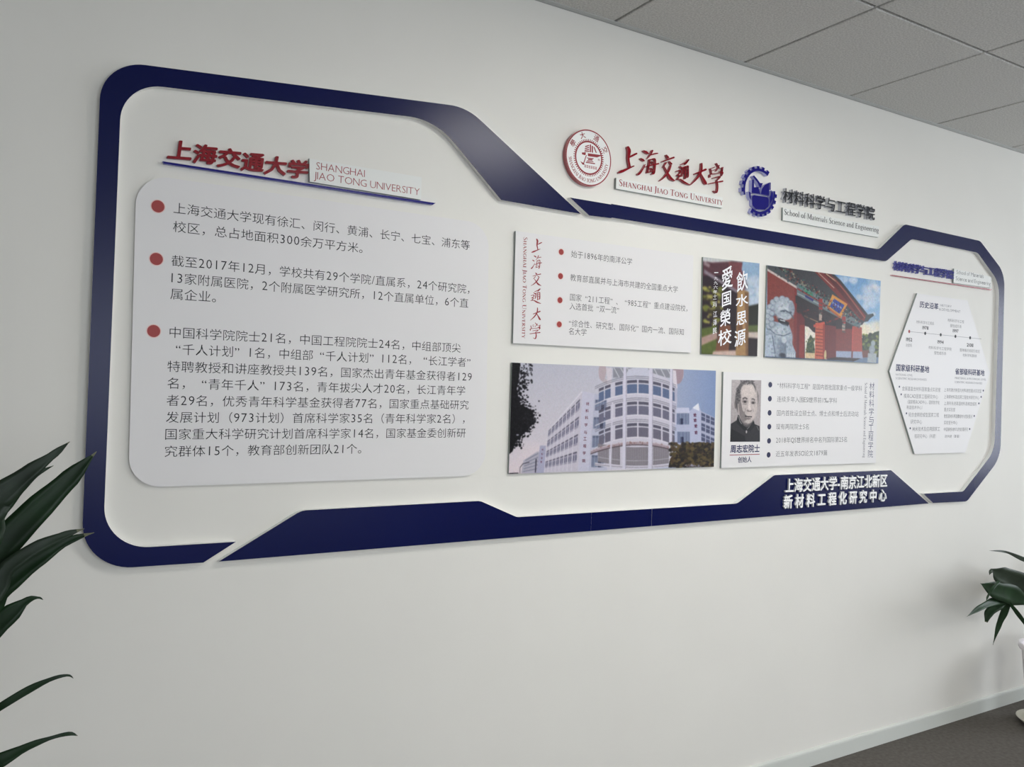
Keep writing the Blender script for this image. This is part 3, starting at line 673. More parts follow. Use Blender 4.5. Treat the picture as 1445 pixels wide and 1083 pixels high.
# ------------------------------------------------------------------ numpy picture painter for the printed photographs
class Pic:
    def __init__(s, corners, t, res):
        c = [W(u, v, t) for u, v in corners]
        s.x0 = min(c[0][0], c[3][0]); s.x1 = max(c[1][0], c[2][0]); s.z0 = min(c[2][1], c[3][1]); s.z1 = max(c[0][1], c[1][1]); s.t = t
        s.w = res; s.h = int(res * (s.z1 - s.z0) / (s.x1 - s.x0)); s.a = np.ones((s.h, s.w, 3), np.float32) * .5
        s.rng = np.random.default_rng(5)
    def tx(s, p):
        X, Zz = W(p[0], p[1], s.t); return ((X - s.x0) / (s.x1 - s.x0) * s.w, (s.z1 - Zz) / (s.z1 - s.z0) * s.h)
    def fill(s, mask, sl, col, al):
        c = np.array(col, np.float32) / 255; m = (mask * al)[..., None]; s.a[sl] = s.a[sl] * (1 - m) + c * m
    def poly(s, pts, col, al=1.0, zf=None):
        q = np.array([s.tx(zf(*p) if zf else p) for p in pts]); s.polyt(q, col, al)
    def polyt(s, q, col, al=1.0):
        xa, ya = np.maximum(np.floor(q.min(0)).astype(int) - 1, 0); xb, yb = np.ceil(q.max(0)).astype(int) + 1
        xb, yb = min(xb, s.w), min(yb, s.h)
        if xb <= xa or yb <= ya: return
        acc = np.zeros((yb - ya, xb - xa), np.float32)
        for oy in (.25, .75):
            for ox in (.25, .75):
                X, Y = np.meshgrid(np.arange(xa, xb) + ox, np.arange(ya, yb) + oy); ins = np.zeros(X.shape, bool)
                for i in range(len(q)):
                    (ax, ay), (bx, by) = q[i - 1], q[i]
                    if ay == by: continue
                    c = (ay > Y) != (by > Y); ins ^= c & (X < (bx - ax) * (Y - ay) / (by - ay) + ax)
                acc += ins
        s.fill(acc / 4, (slice(ya, yb), slice(xa, xb)), col, al)
    def ell(s, p, rx, ry, col, al=1.0, zf=None, soft=0.0, sc=1.0):
        if zf and zf(*p) is None: return
        cx, cy = s.tx(zf(*p) if zf else p); e = s.tx(zf(p[0] + rx, p[1]) if zf else (p[0] + rx, p[1])); f = s.tx(zf(p[0], p[1] + ry) if zf else (p[0], p[1] + ry))
        a, b = max(abs(e[0] - cx), .4), max(abs(f[1] - cy), .4)
        xa, xb, ya, yb = max(int(cx - a * 1.6 - 1), 0), min(int(cx + a * 1.6 + 2), s.w), max(int(cy - b * 1.6 - 1), 0), min(int(cy + b * 1.6 + 2), s.h)
        if xb <= xa or yb <= ya: return
        X, Y = np.meshgrid(np.arange(xa, xb) + .5, np.arange(ya, yb) + .5); d = np.sqrt(((X - cx) / a) ** 2 + ((Y - cy) / b) ** 2)
        w = max(soft, 1.0 / max(min(a, b), 1)); s.fill(np.clip((1 + w / 2 - d) / w, 0, 1), (slice(ya, yb), slice(xa, xb)), col, al)
    def seg(s, pts, wpx, col, al=1.0, zf=None):
        q = [s.tx(zf(*p) if zf else p) for p in pts]
        k = s.w / abs(W(*((zf(pts[0][0] + 1, pts[0][1])) if zf else (pts[0][0] + 1, pts[0][1])), s.t)[0] - W(*((zf(*pts[0])) if zf else pts[0]), s.t)[0]) ** -1 / (s.x1 - s.x0)
        w = max(wpx * k, .5) / 2
        for a, b in zip(q[:-1], q[1:]):
            d = Vector((b[0] - a[0], b[1] - a[1])); 
            if d.length < 1e-6: continue
            d.normalize(); n_ = Vector((-d.y, d.x)) * w
            s.polyt(np.array([(a[0] + n_.x, a[1] + n_.y), (b[0] + n_.x, b[1] + n_.y), (b[0] - n_.x, b[1] - n_.y), (a[0] - n_.x, a[1] - n_.y)]), col, al)
    def vgrad(s, c0, c1):
        k = np.linspace(0, 1, s.h)[:, None, None]; s.a[:] = (np.array(c0) * (1 - k) + np.array(c1) * k) / 255
    def hmix(s, c, a0, a1, pw=1.0):
        k = (np.clip(np.linspace(a0, a1, s.w), 0, 1) ** pw)[None, :, None]; s.a[:] = s.a * (1 - k) + np.array(c) / 255 * k
    def blobs(s, region, n_, r, cols, zf, seed=1, al=1.0, soft=0.4, ok=None):
        rg = random.Random(seed)
        for _ in range(n_):
            x, y = region(rg)
            if ok and not ok(x, y): continue
            rr = rg.uniform(*r); s.ell((x, y), rr, rr * rg.uniform(.6, 1.1), rg.choice(cols), al, zf, soft)
    def blur(s, r, sl=None):
        a = s.a if sl is None else s.a[sl]
        for _ in range(2):
            for ax in (0, 1):
                p = np.pad(a, [(r, r) if i == ax else (0, 0) for i in range(3)], mode='edge'); c = np.cumsum(p, ax, dtype=np.float64)
                c = np.concatenate([np.zeros_like(np.take(c, [0], ax)), c], ax); n_ = a.shape[ax]
                a = ((np.take(c, range(2 * r + 1, 2 * r + 1 + n_), ax) - np.take(c, range(0, n_), ax)) / (2 * r + 1)).astype(np.float32)
        if sl is None: s.a = a
        else: s.a[sl] = a
    def mottle(s, cell, k, chroma=0.3):
        """fine photographic texture: smooth value noise multiplied over the whole print"""
        gh, gw = s.h // cell + 3, s.w // cell + 3
        g = s.rng.random((gh, gw, 1)).astype(np.float32) * (1 - chroma) + s.rng.random((gh, gw, 3)).astype(np.float32) * chroma
        y = np.arange(s.h) / cell; x = np.arange(s.w) / cell; yi, xi = y.astype(int), x.astype(int); fy = (y - yi)[:, None, None]; fx = (x - xi)[None, :, None]
        n_ = (g[yi][:, xi] * (1 - fy) + g[yi + 1][:, xi] * fy) * (1 - fx) + (g[yi][:, xi + 1] * (1 - fy) + g[yi + 1][:, xi + 1] * fy) * fx
        s.a = s.a * (1 + (n_ - .5) * 2 * k)
    def grain(s, k): s.a += (s.rng.random((s.h, s.w, 1), np.float32) - .5) * k
    def material(s, name):
        im = bpy.data.images.new(name, s.w, s.h); px = np.ones((s.h, s.w, 4), np.float32); px[..., :3] = (np.clip(s.a, 0, 1) ** 1.05 * 0.955)[::-1]
        im.pixels.foreach_set(px.ravel()); im.update(); im.pack()
        m = bpy.data.materials.new(name); m.use_nodes = True; nt = m.node_tree; b = nt.nodes['Principled BSDF']
        tn = nt.nodes.new('ShaderNodeTexImage'); tn.image = im; tn.extension = 'EXTEND'; nt.links.new(tn.outputs[0], b.inputs['Base Color'])
        b.inputs['Roughness'].default_value = .35; b.inputs['Specular IOR Level'].default_value = .2
        return m
    def apply(s, obj):
        """planar UVs from the picture's rectangle"""
        uv = obj.data.uv_layers.new(name='print').data
        for p in obj.data.polygons:
            for li in p.loop_indices:
                c = obj.data.vertices[obj.data.loops[li].vertex_index].co
                uv[li].uv = ((c.x - s.x0) / (s.x1 - s.x0), (c.z - s.z0) / (s.z1 - s.z0))
TH = 0.008

# ---- engraved-motto photograph
mc = [S5(50, 55), S5(606, 118), S5(584, 1035), S5(32, 1012)]
P = Pic(mc, TH, 300); z = S5
P.vgrad((52, 38, 48), (38, 28, 32))
P.poly([(30, 40), (620, 90), (620, 130), (330, 95), (200, 130), (50, 100)], (196, 198, 198), 1, z)
P.poly([(50, 95), (140, 110), (330, 100), (460, 130), (470, 230), (50, 240)], (92, 58, 66), 1, z)
P.poly([(300, 100), (430, 110), (470, 400), (330, 380)], (122, 72, 76), 1, z)
P.poly([(440, 100), (620, 110), (610, 560), (500, 540), (490, 330), (430, 180)], (150, 178, 205), 1, z)
P.blobs(lambda g: (g.uniform(490, 600), g.uniform(260, 520)), 14, (25, 55), [(205, 212, 220), (190, 202, 218)], z, 3, .8, .8)
P.poly([(60, 175), (60, 215), (380, 410), (400, 390)], (140, 128, 138), 1, z)
P.poly([(60, 90), (120, 130), (110, 160), (55, 130)], (210, 205, 205), .5, z)
P.poly([(490, 540), (610, 515), (600, 740), (490, 740)], (44, 46, 36), 1, z)
P.poly([(490, 730), (600, 725), (600, 790), (490, 790)], (96, 108, 60), 1, z)
P.poly([(490, 795), (600, 795), (600, 860), (490, 850)], (205, 190, 178), 1, z)
P.blobs(lambda g: (g.uniform(60, 230), g.uniform(350, 720)), 46, (14, 30), [(150, 152, 74), (112, 118, 48), (176, 168, 92), (60, 52, 30)], z, 4, .9, .6)
P.poly([(30, 760), (190, 730), (180, 1020), (30, 1010)], (92, 104, 46), 1, z)
P.poly([(30, 850), (190, 790), (190, 860), (30, 930)], (176, 146, 136), 1, z)
P.poly([(215, 720), (320, 725), (330, 900), (300, 1000), (170, 985), (190, 880)], (124, 80, 60), 1, z)
P.poly([(330, 730), (400, 730), (400, 1000), (300, 1000)], (44, 32, 34), 1, z)
P.poly([(388, 392), (440, 380), (500, 400), (495, 1040), (370, 1030)], (172, 136, 92), 1, z)
P.poly([(460, 400), (500, 400), (495, 1040), (470, 1040)], (120, 88, 62), .8, z)
P.poly([(385, 730), (440, 700), (440, 870), (400, 960)], (112, 78, 54), .8, z)
P.poly([(150, 985), (370, 975), (375, 1035), (140, 1020)], (202, 176, 164), 1, z)
P.poly([(496, 860), (600, 870), (600, 1050), (496, 1040)], (40, 30, 34), 1, z)
P.blur(3); P.mottle(7, .06); P.grain(.03)
motto = board('photo_panel', [W(u, v, TH) for u, v in mc], 0.0005, TH, P.material('motto_print'), M_pside); P.apply(motto)
tag(motto, 'narrow upright photo print of an engraved stone with two columns of large white characters', 'photo')
M_wink = mat('ink_white', (242, 242, 244), 0.4, 0.3)
def vchar(parent, ch, zf, x0, y0, x1, y1, t, m, off, shear=0.0, name='printed_character'):
    V, F = glyph(ch, off); a0, a1 = min(p[0] for p in V), max(p[0] for p in V); b0, b1 = min(p[1] for p in V), max(p[1] for p in V)
    VV = []
    for p in V:
        u = (p[0] - a0) / (a1 - a0 or 1); v = (b1 - p[1]) / (b1 - b0 or 1) - shear * (u - .5); X, Z0 = W(*zf(x0 + u * (x1 - x0), y0 + v * (y1 - y0)), t); VV.append((X, -t - (p[2] if len(p) > 2 else 0), Z0))
    return mesh_obj(name, VV, F, m, parent)
for ch, bx in zip('飲水思源愛国榮校', [(380, 195, 492, 388), (372, 422, 494, 540), (378, 592, 480, 722), (358, 772, 470, 930), (235, 155, 342, 368), (236, 398, 326, 538), (218, 572, 320, 735), (198, 768, 330, 922)]):
    vchar(motto, ch, z, *bx, TH + E2, M_wink, 0.012, 0.22)
for k, ch in enumerate('一九九六年十二月'):
    y = 205 + k * 44; h = 8 if ch == '一' else 34; xo = -k * 2.5
    vchar(motto, ch, z, 160 + xo, y, 200 + xo, y + h, TH + E2, M_wink, 0.0, 0.1)
for k, ch in enumerate('江泽民'):
    y = 590 + k * 82; vchar(motto, ch, z, 150 - k * 2, y, 188 - k * 2, y + 58, TH + E2, M_wink, 0.005, 0.15)

# ---- gate photograph
gc = [Q4(531, 126), Q4(1355, 240), Q4(1338, 842), Q4(512, 797)]
P = Pic(gc, TH, 620); z = Q4
P.vgrad((106, 152, 200), (200, 214, 222))
P.hmix((150, 190, 225), -.6, .5)
P.blobs(lambda g: (g.gauss(1290, 50), g.gauss(360, 60)), 40, (12, 34), [(214, 218, 226), (232, 226, 226), (190, 208, 226)], z, 2, .55, .9)
P.blobs(lambda g: (g.uniform(1200, 1350), g.uniform(540, 640)), 22, (20, 45), [(236, 230, 214), (240, 226, 196)], z, 6, .5, .9)
P.blobs(lambda g: (g.uniform(1060, 1180), g.uniform(215, 245)), 8, (14, 34), [(200, 214, 230)], z, 6, .6, .9)
P.poly([(1215, 660), (1240, 640), (1270, 645), (1310, 615), (1345, 605), (1340, 845), (1215, 830)], (48, 62, 34), 1, z)
P.blobs(lambda g: (g.uniform(1222, 1340), g.uniform(630, 790)), 110, (5, 14), [(64, 84, 38), (96, 112, 44), (34, 44, 28), (130, 134, 56), (28, 34, 26)], z, 7, .9, .5)
P.poly([(1215, 745), (1270, 745), (1262, 800), (1215, 800)], (110, 60, 48), 1, z)
P.poly([(1180, 800), (1345, 795), (1340, 850), (1150, 830)], (104, 124, 150), 1, z)
# dark gateway depth
P.poly([(735, 330), (1215, 590), (1220, 800), (1150, 830), (735, 805)], (48, 34, 38), 1, z)
P.poly([(738, 470), (770, 470), (803, 520), (800, 805), (738, 805)], (104, 34, 38), 1, z)
P.poly([(765, 560), (800, 560), (798, 805), (760, 805)], (134, 42, 38), 1, z)
P.seg([(790, 470), (870, 425)], 10, (142, 44, 42), 1, z); P.seg([(800, 495), (900, 540)], 5, (150, 120, 90), 1, z); P.seg([(960, 545), (1050, 510)], 9, (120, 40, 38), 1, z)
# view through the gate
P.poly([(803, 568), (830, 575), (862, 610), (882, 620), (882, 815), (803, 812)], (228, 220, 206), 1, z)
P.poly([(812, 760), (818, 700), (830, 665), (845, 632), (862, 660), (872, 710), (876, 770)], (56, 74, 48), 1, z)
P.blobs(lambda g: (g.uniform(812, 874), g.uniform(660, 765)), 50, (3, 8), [(40, 56, 38), (78, 96, 58), (110, 112, 60)], z, 8, .9, .5)
P.poly([(808, 765), (965, 765), (965, 822), (808, 814)], (214, 186, 146), 1, z)
# red walls right of the column
P.poly([(945, 560), (1030, 570), (1032, 795), (945, 810)], (112, 38, 36), 1, z)
for k in range(6): P.seg([(955 + 13 * k, 570), (956 + 13 * k, 800)], 2, (84, 28, 30), 1, z)
P.poly([(1030, 590), (1150, 590), (1148, 755), (1030, 750)], (124, 50, 44), 1, z)
P.poly([(1150, 555), (1217, 580), (1222, 760), (1145, 758)], (166, 72, 58), 1, z)
P.seg([(1152, 560), (1146, 790)], 6, (196, 70, 56), 1, z)
P.poly([(1030, 750), (1220, 755), (1225, 806), (1030, 796)], (158, 168, 192), 1, z); P.seg([(1148, 750), (1146, 800)], 10, (110, 50, 50), 1, z)
# column
P.poly([(880, 545), (948, 545), (945, 812), (876, 812)], (190, 90, 62), 1, z); P.poly([(865, 560), (945, 535), (950, 552), (868, 580)], (196, 82, 62), 1, z)
for k in range(9): P.seg([(882, 590 + 24 * k), (936, 596 + 24 * k)], 3.5, (104, 40, 30), 1, z)
P.poly([(935, 555), (950, 555), (948, 812), (934, 812)], (150, 52, 38), 1, z)
P.ell((952, 780), 9, 36, (196, 176, 128), 1, z)
# brick wall
P.poly([(531, 168), (745, 296), (740, 800), (528, 800)], (148, 72, 62), 1, z)
for k in range(60):
    y = 172 + k * 10.5; P.seg([(528, y - 10), (745, y + 42)], 3.6, (98, 40, 40), .9, z)
for k in range(30): P.seg([(533 + k * 7.3, 160), (531 + k * 7.3, 800)], 1.6, (188, 112, 98), .4, z)
P.poly([(728, 290), (745, 296), (740, 800), (722, 800)], (124, 44, 42), 1, z)
# eave, painted beams
P.poly([(531, 126), (1000, 188), (1060, 250), (1262, 500), (1220, 560), (1150, 572), (745, 296), (531, 166)], (62, 62, 66), 1, z)
P.blobs(lambda g: (lambda f: (600 + 560 * f + g.uniform(-30, 50), 150 + 370 * f + g.uniform(-30, 10)))(g.random()), 320, (3, 10), [(96, 104, 96), (128, 48, 44), (58, 84, 84), (150, 140, 116), (44, 44, 56), (84, 40, 40), (70, 110, 96), (36, 34, 40)], z, 9, .85, .4)
P.poly([(745, 246), (1215, 545), (1200, 588), (745, 345)], (104, 118, 122), 1, z)
P.poly([(800, 290), (862, 328), (862, 362), (800, 324)], (64, 136, 110), 1, z); P.poly([(760, 268), (800, 290), (800, 300), (760, 280)], (64, 120, 110), 1, z)
P.seg([(748, 296), (1100, 500)], 7, (142, 44, 48), 1, z); P.seg([(748, 330), (910, 410)], 5, (160, 168, 170), 1, z)
P.poly([(805, 342), (868, 376), (862, 390), (805, 358)], (44, 46, 112), 1, z)
P.poly([(735, 345), (900, 425), (900, 470), (800, 440), (735, 400)], (44, 38, 42), 1, z)
P.blobs(lambda g: (lambda f: (900 + 300 * f, 380 + 180 * f + g.uniform(-24, 24)))(g.random()), 90, (3, 9), [(70, 110, 110), (146, 146, 140), (120, 50, 48), (56, 70, 90), (44, 44, 50)], z, 10, .85, .4)
P.poly([(531, 145), (745, 280), (745, 298), (531, 168)], (206, 192, 186), 1, z); P.poly([(531, 126), (600, 140), (745, 236), (745, 280), (531, 150)], (74, 78, 82), 1, z)
for (x, y0, y1) in ((918, 370, 530), (1086, 500, 602)):
    P.poly([(x - 13, y0), (x + 14, y0), (x + 10, y1), (x - 12, y1)], (170, 150, 138), 1, z); P.poly([(x - 13, y0), (x + 14, y0), (x + 14, (y0 + y1) / 2), (x - 13, (y0 + y1) / 2)], (158, 48, 46), 1, z)
    for k in range(4): P.seg([(x - 12, y0 + 30 + 26 * k), (x + 12, y0 + 36 + 26 * k)], 5, (64, 90, 84), .8, z)
# roof with red rafters
P.poly([(868, 168), (1000, 188), (1050, 235), (1268, 500), (1240, 535), (1205, 520)], (122, 44, 42), 1, z)
P.poly([(940, 180), (985, 188), (1235, 505), (1215, 520)], (88, 32, 34), 1, z)
for k in range(22):
    f = k / 21; P.ell((903 + 112 * f, 182 + 108 * f), 3.5, 3.5, (206, 182, 160), 1, z); P.ell((960 + 80 * f, 190 + 62 * f), 3.5, 3.5, (216, 190, 150), 1, z)
P.seg([(1000, 190), (1060, 245), (1262, 498)], 14, (50, 48, 54), 1, z); P.seg([(1012, 222), (1100, 320), (1240, 512)], 6, (156, 92, 78), 1, z)
P.poly([(1250, 488), (1300, 478), (1306, 494), (1280, 512), (1262, 535), (1235, 540)], (52, 62, 68), 1, z)
# plaque
P.poly([(1003, 338), (1114, 408), (1068, 503), (968, 428)], (206, 142, 62), 1, z); P.poly([(1014, 368), (1092, 418), (1055, 480), (984, 428)], (44, 62, 150), 1, z)
for k, c in enumerate('1234'):
    x, y = 1008 + 19 * k, 398 + 13 * k; P.seg([(x - 5, y - 8), (x + 5, y + 8)], 3.5, (170, 190, 226), 1, z); P.seg([(x + 5, y - 6), (x - 5, y + 10)], 3, (170, 190, 226), 1, z)
P.poly([(968, 428), (1068, 503), (1064, 516), (966, 440)], (176, 90, 50), 1, z)
# stone lion
LG = [(168, 180, 192), (150, 162, 176), (186, 194, 202), (128, 140, 154)]
P.poly([(531, 560), (560, 530), (690, 560), (712, 640), (712, 700), (738, 760), (738, 808), (514, 798), (516, 640)], (150, 162, 176), 1, z)
for (x, y, r) in [(575, 400, 26), (600, 378, 24), (640, 372, 24), (672, 380, 22), (552, 432, 24), (540, 466, 24), (536, 502, 24), (534, 540, 24), (545, 575, 24), (700, 400, 18), (575, 440, 22), (565, 480, 22), (560, 520, 22), (565, 560, 24)]:
    P.ell((x, y), r, r, (112, 124, 136), 1, z, .3); P.ell((x - 2, y - 4), r * .8, r * .75, (172, 182, 192), 1, z, .6)
P.ell((652, 450), 76, 72, (158, 168, 180), 1, z, .2); P.ell((655, 425), 58, 42, (190, 197, 204), 1, z, .6); P.ell((706, 440), 22, 46, (150, 160, 172), 1, z, .4)
P.seg([(625, 462), (660, 455), (700, 478), (722, 515)], 7, (84, 94, 108), 1, z); P.seg([(618, 440), (650, 430), (690, 452)], 6, (206, 210, 214), 1, z)
P.ell((700, 470), 9, 7, (60, 68, 80), 1, z, .4); P.ell((650, 462), 9, 6, (80, 90, 104), 1, z, .4)
P.ell((660, 500), 44, 24, (182, 190, 198), 1, z, .4); P.poly([(602, 508), (640, 518), (690, 545), (680, 572), (640, 560), (612, 540)], (36, 38, 46), 1, z); P.seg([(622, 524), (660, 535)], 5, (210, 212, 214), 1, z)
P.seg([(612, 545), (650, 572), (685, 580)], 8, (176, 184, 194), 1, z)
P.ell((640, 650), 72, 92, (162, 174, 188), 1, z, .3); P.ell((620, 610), 62, 36, (190, 198, 206), 1, z, .6); P.ell((650, 720), 44, 50, (122, 134, 150), 1, z, .6)
P.seg([(545, 590), (590, 630), (650, 640), (700, 620)], 5, (96, 108, 122), 1, z); P.ell((652, 672), 18, 22, (196, 202, 208), 1, z, .4)
P.poly([(520, 640), (560, 630), (582, 700), (590, 800), (514, 798)], (176, 188, 202), 1, z); P.seg([(566, 640), (592, 800)], 6, (98, 110, 126), 1, z)
P.poly([(668, 690), (700, 670), (728, 750), (738, 806), (668, 800)], (168, 180, 194), 1, z)
for k in range(4): P.ell((680 + 16 * k, 785), 9, 18, (192, 200, 208), 1, z, .4); P.seg([(688 + 16 * k, 768), (688 + 16 * k, 800)], 3, (84, 94, 108), 1, z)
P.ell((640, 785), 26, 20, (56, 62, 76), 1, z, .5)
# distant lion
P.poly([(1262, 765), (1325, 768), (1322, 838), (1258, 832)], (164, 172, 176), 1, z); P.ell((1300, 695), 16, 22, (158, 168, 174), 1, z, .4); P.ell((1292, 740), 22, 34, (150, 160, 168), 1, z, .4)
P.poly([(512, 790), (740, 800), (1150, 822), (1150, 830), (512, 800)], (60, 76, 100), 1, z)
P.blobs(lambda g: (g.uniform(525, 740), g.uniform(380, 800)), 260, (4, 11), [(96, 108, 122), (200, 206, 212), (118, 130, 144), (140, 152, 164)], z, 21, .38, .8, lambda x, y: ((x - 650) / 72) ** 2 + ((y - 460) / 76) ** 2 < 1 or ((x - 625) / 88) ** 2 + ((y - 690) / 108) ** 2 < 1)
P.blobs(lambda g: (lambda f: (600 + 560 * f + g.uniform(-40, 60), 160 + 360 * f + g.uniform(-34, 30)))(g.random()), 260, (2, 6), [(24, 24, 28), (176, 160, 130), (140, 56, 50), (60, 100, 96), (30, 28, 34)], z, 22, .8, .4)
P.blobs(lambda g: (g.uniform(745, 1150), g.uniform(420, 560)), 90, (4, 14), [(22, 18, 24), (70, 40, 38), (38, 34, 40)], z, 23, .7, .6, lambda x, y: 360 + (x - 745) * .52 < y < 480 + (x - 745) * .3)
P.blur(1); P.mottle(5, .07); P.mottle(2, .06); P.grain(.05)
gate = board('photo_panel', [W(u, v, TH) for u, v in gc], 0.0005, TH, P.material('gate_print'), M_pside); P.apply(gate)
tag(gate, 'photo print of a red traditional gateway with a stone lion and blue sky', 'photo')

# ---- faculty building photograph
bc = [Q5(57, 54), Q5(1355, 106), Q5(1342, 718), Q5(36, 764)]
P = Pic(bc, TH, 800); z = Q5
P.vgrad((198, 198, 210), (226, 216, 222)); P.hmix((132, 152, 192), -.9, .95)
P.blobs(lambda g: (g.uniform(50, 250), g.uniform(620, 770)), 12, (50, 90), [(232, 218, 222)], z, 1, .35, 1)
a = SA
P.poly([(150, 925), (275, 845), (300, 850), (300, 1040), (130, 1040)], (186, 182, 196), 1, a)
for k in range(5): P.seg([(168 - 5 * k, 925 + 25 * k), (282, 862 + 34 * k)], 7, (130, 130, 146), .8, a)
P.seg([(265, 910), (258, 1035)], 10, (70, 66, 84), 1, a)
P.poly([(300, 790), (352, 792), (345, 1040), (270, 1040)], (178, 176, 200), 1, a)
P.seg([(118, 1040), (120, 990), (145, 955), (205, 942)], 5, (64, 62, 72), 1, a); P.seg([(20, 1043), (105, 1038)], 7, (50, 46, 52), 1, a)
# left wing
P.poly([(680, 305), (372, 665), (338, 1045), (640, 1030)], (206, 200, 212), 1, a)
P.poly([(676, 300), (690, 300), (372, 668), (360, 672)], (226, 222, 230), 1, a)
NC = 8
def fac(u, v):      # u 0 right .. 1 left, v 0 top .. 1 bottom
    u = u ** .86
    top = (668 + (372 - 668) * u, 352 + (655 - 352) * u); bt = (630 + (336 - 630) * u, 1012 + (1035 - 1012) * u)
    return (top[0] + (bt[0] - top[0]) * v, top[1] + (bt[1] - top[1]) * v)
for i in range(NC):
    for j in range(5):
        u0, u1 = (i + .12) / NC, (i + .88) / NC; v0, v1 = (j + .08) / 4.15, (j + .70) / 4.15
        if v1 > 1.02: continue
        P.poly([fac(u0, v0), fac(u1, v0), fac(u1, v1), fac(u0, v1)], (168, 162, 180), 1, a)
        P.poly([fac(u0, v0), fac(u1, v0), fac(u1, v0 + .018), fac(u0, v0 + .018)], (96, 92, 108), 1, a)
        for e in (0.12, .58):
            w0, w1 = (i + e) / NC, (i + e + .22) / NC; P.poly([fac(w0, v0 + .045), fac(w1, v0 + .045), fac(w1, v1 - .03), fac(w0, v1 - .03)], (112, 112, 134), 1, a)
    P.seg([fac((i + .98) / NC, 0), fac((i + .98) / NC, 1)], 5, (222, 218, 226), 1, a)
# end wall
P.poly([(680, 300), (905, 345), (905, 1040), (640, 1035)], (206, 204, 220), 1, a)
P.poly([(790, 322), (905, 345), (905, 1030), (735, 1030)], (194, 194, 212), 1, a)
for (x0, y0, x1, y1) in [(797, 380, 897, 476), (783, 537, 888, 637), (772, 703, 882, 808), (765, 878, 872, 985)]:
    P.poly([(x0, y0), (x1, y0), (x1, y1), (x0 - 5, y1)], (128, 136, 160), 1, a); P.poly([(x0, y0), (x1, y0), (x1, y0 + 18), (x0, y0 + 18)], (104, 110, 134), 1, a)
    for f in (.25, .5, .75): P.seg([(x0 + (x1 - x0) * f, y0), (x0 + (x1 - x0) * f - 3, y1)], 3, (176, 182, 200), 1, a)
    P.poly([(x0 + (x1 - x0) * .52, y0 + 45), (x0 + (x1 - x0) * .8, y0 + 45), (x0 + (x1 - x0) * .78, y1), (x0 + (x1 - x0) * .5, y1)], (70, 74, 96), 1, a)
# right wing
c = SB
P.poly([(590, 490), (720, 480), (800, 412), (822, 480), (945, 540), (945, 800), (590, 800)], (188, 192, 216), 1, c)
P.poly([(745, 452), (800, 408), (808, 480)], (232, 232, 238), 1, c)
P.poly([(590, 450), (715, 450), (720, 498), (590, 500)], (204, 206, 226), 1, c)
for (x0, y0, x1, y1) in [(605, 500, 716, 600), (610, 666, 722, 768)]:
    P.poly([(x0, y0), (x1, y0), (x1, y1), (x0, y1)], (124, 134, 162), 1, c); P.poly([(x0 + 28, y0 + 46), (x0 + 56, y0 + 46), (x0 + 56, y1), (x0 + 28, y1)], (56, 62, 92), 1, c)
    for f in (.3, .6, .85): P.seg([(x0 + (x1 - x0) * f, y0), (x0 + (x1 - x0) * f, y1)], 3, (170, 178, 200), 1, c)
P.poly([(820, 480), (945, 540), (945, 790), (825, 780)], (178, 180, 204), 1, c)
for r in range(3):
    for k in range(3):
        x0 = 826 + k * 42; yy = 495 + r * 92 + k * 18
        P.poly([(x0, yy), (x0 + 34, yy + 14), (x0 + 34, yy + 78), (x0, yy + 68)], (88, 94, 122), 1, c); P.seg([(x0, yy + 30), (x0 + 34, yy + 42)], 5, (176, 180, 204), 1, c)
for k, (x, y) in enumerate([(768, 515), (770, 562), (776, 613), (778, 672)]):
    P.seg([(x - 13, y - 6), (x + 13, y - 2)], 7, (96, 50, 76), 1, c); P.seg([(x + 5, y - 14), (x - 8, y + 14)], 7, (104, 52, 78), 1, c); P.seg([(x - 10, y + 10), (x + 12, y + 12)], 6, (90, 50, 80), 1, c)
# roof crown of the tower
P.ell((660, 105), 50, 82, (196, 186, 192), 1, z); P.poly([(610, 40), (1150, 60), (1150, 150), (1090, 200), (690, 180), (640, 150)], (196, 198, 210), .9, z)
P.poly([(700, 85), (1080, 100), (1080, 150), (700, 150)], (150, 150, 160), 1, z)
for k in range(9): P.seg([(705 + 42 * k, 85), (740 + 42 * k, 150)], 5, (206, 206, 214), 1, z)
P.ell((1115, 118), 34, 72, (172, 150, 160), 1, z); P.poly([(1070, 100), (1100, 105), (1110, 220), (1085, 200)], (222, 214, 222), 1, z); P.ell((632, 110), 24, 60, (192, 176, 182), 1, z); P.poly([(655, 85), (695, 90), (690, 190), (665, 200)], (216, 208, 216), 1, z)
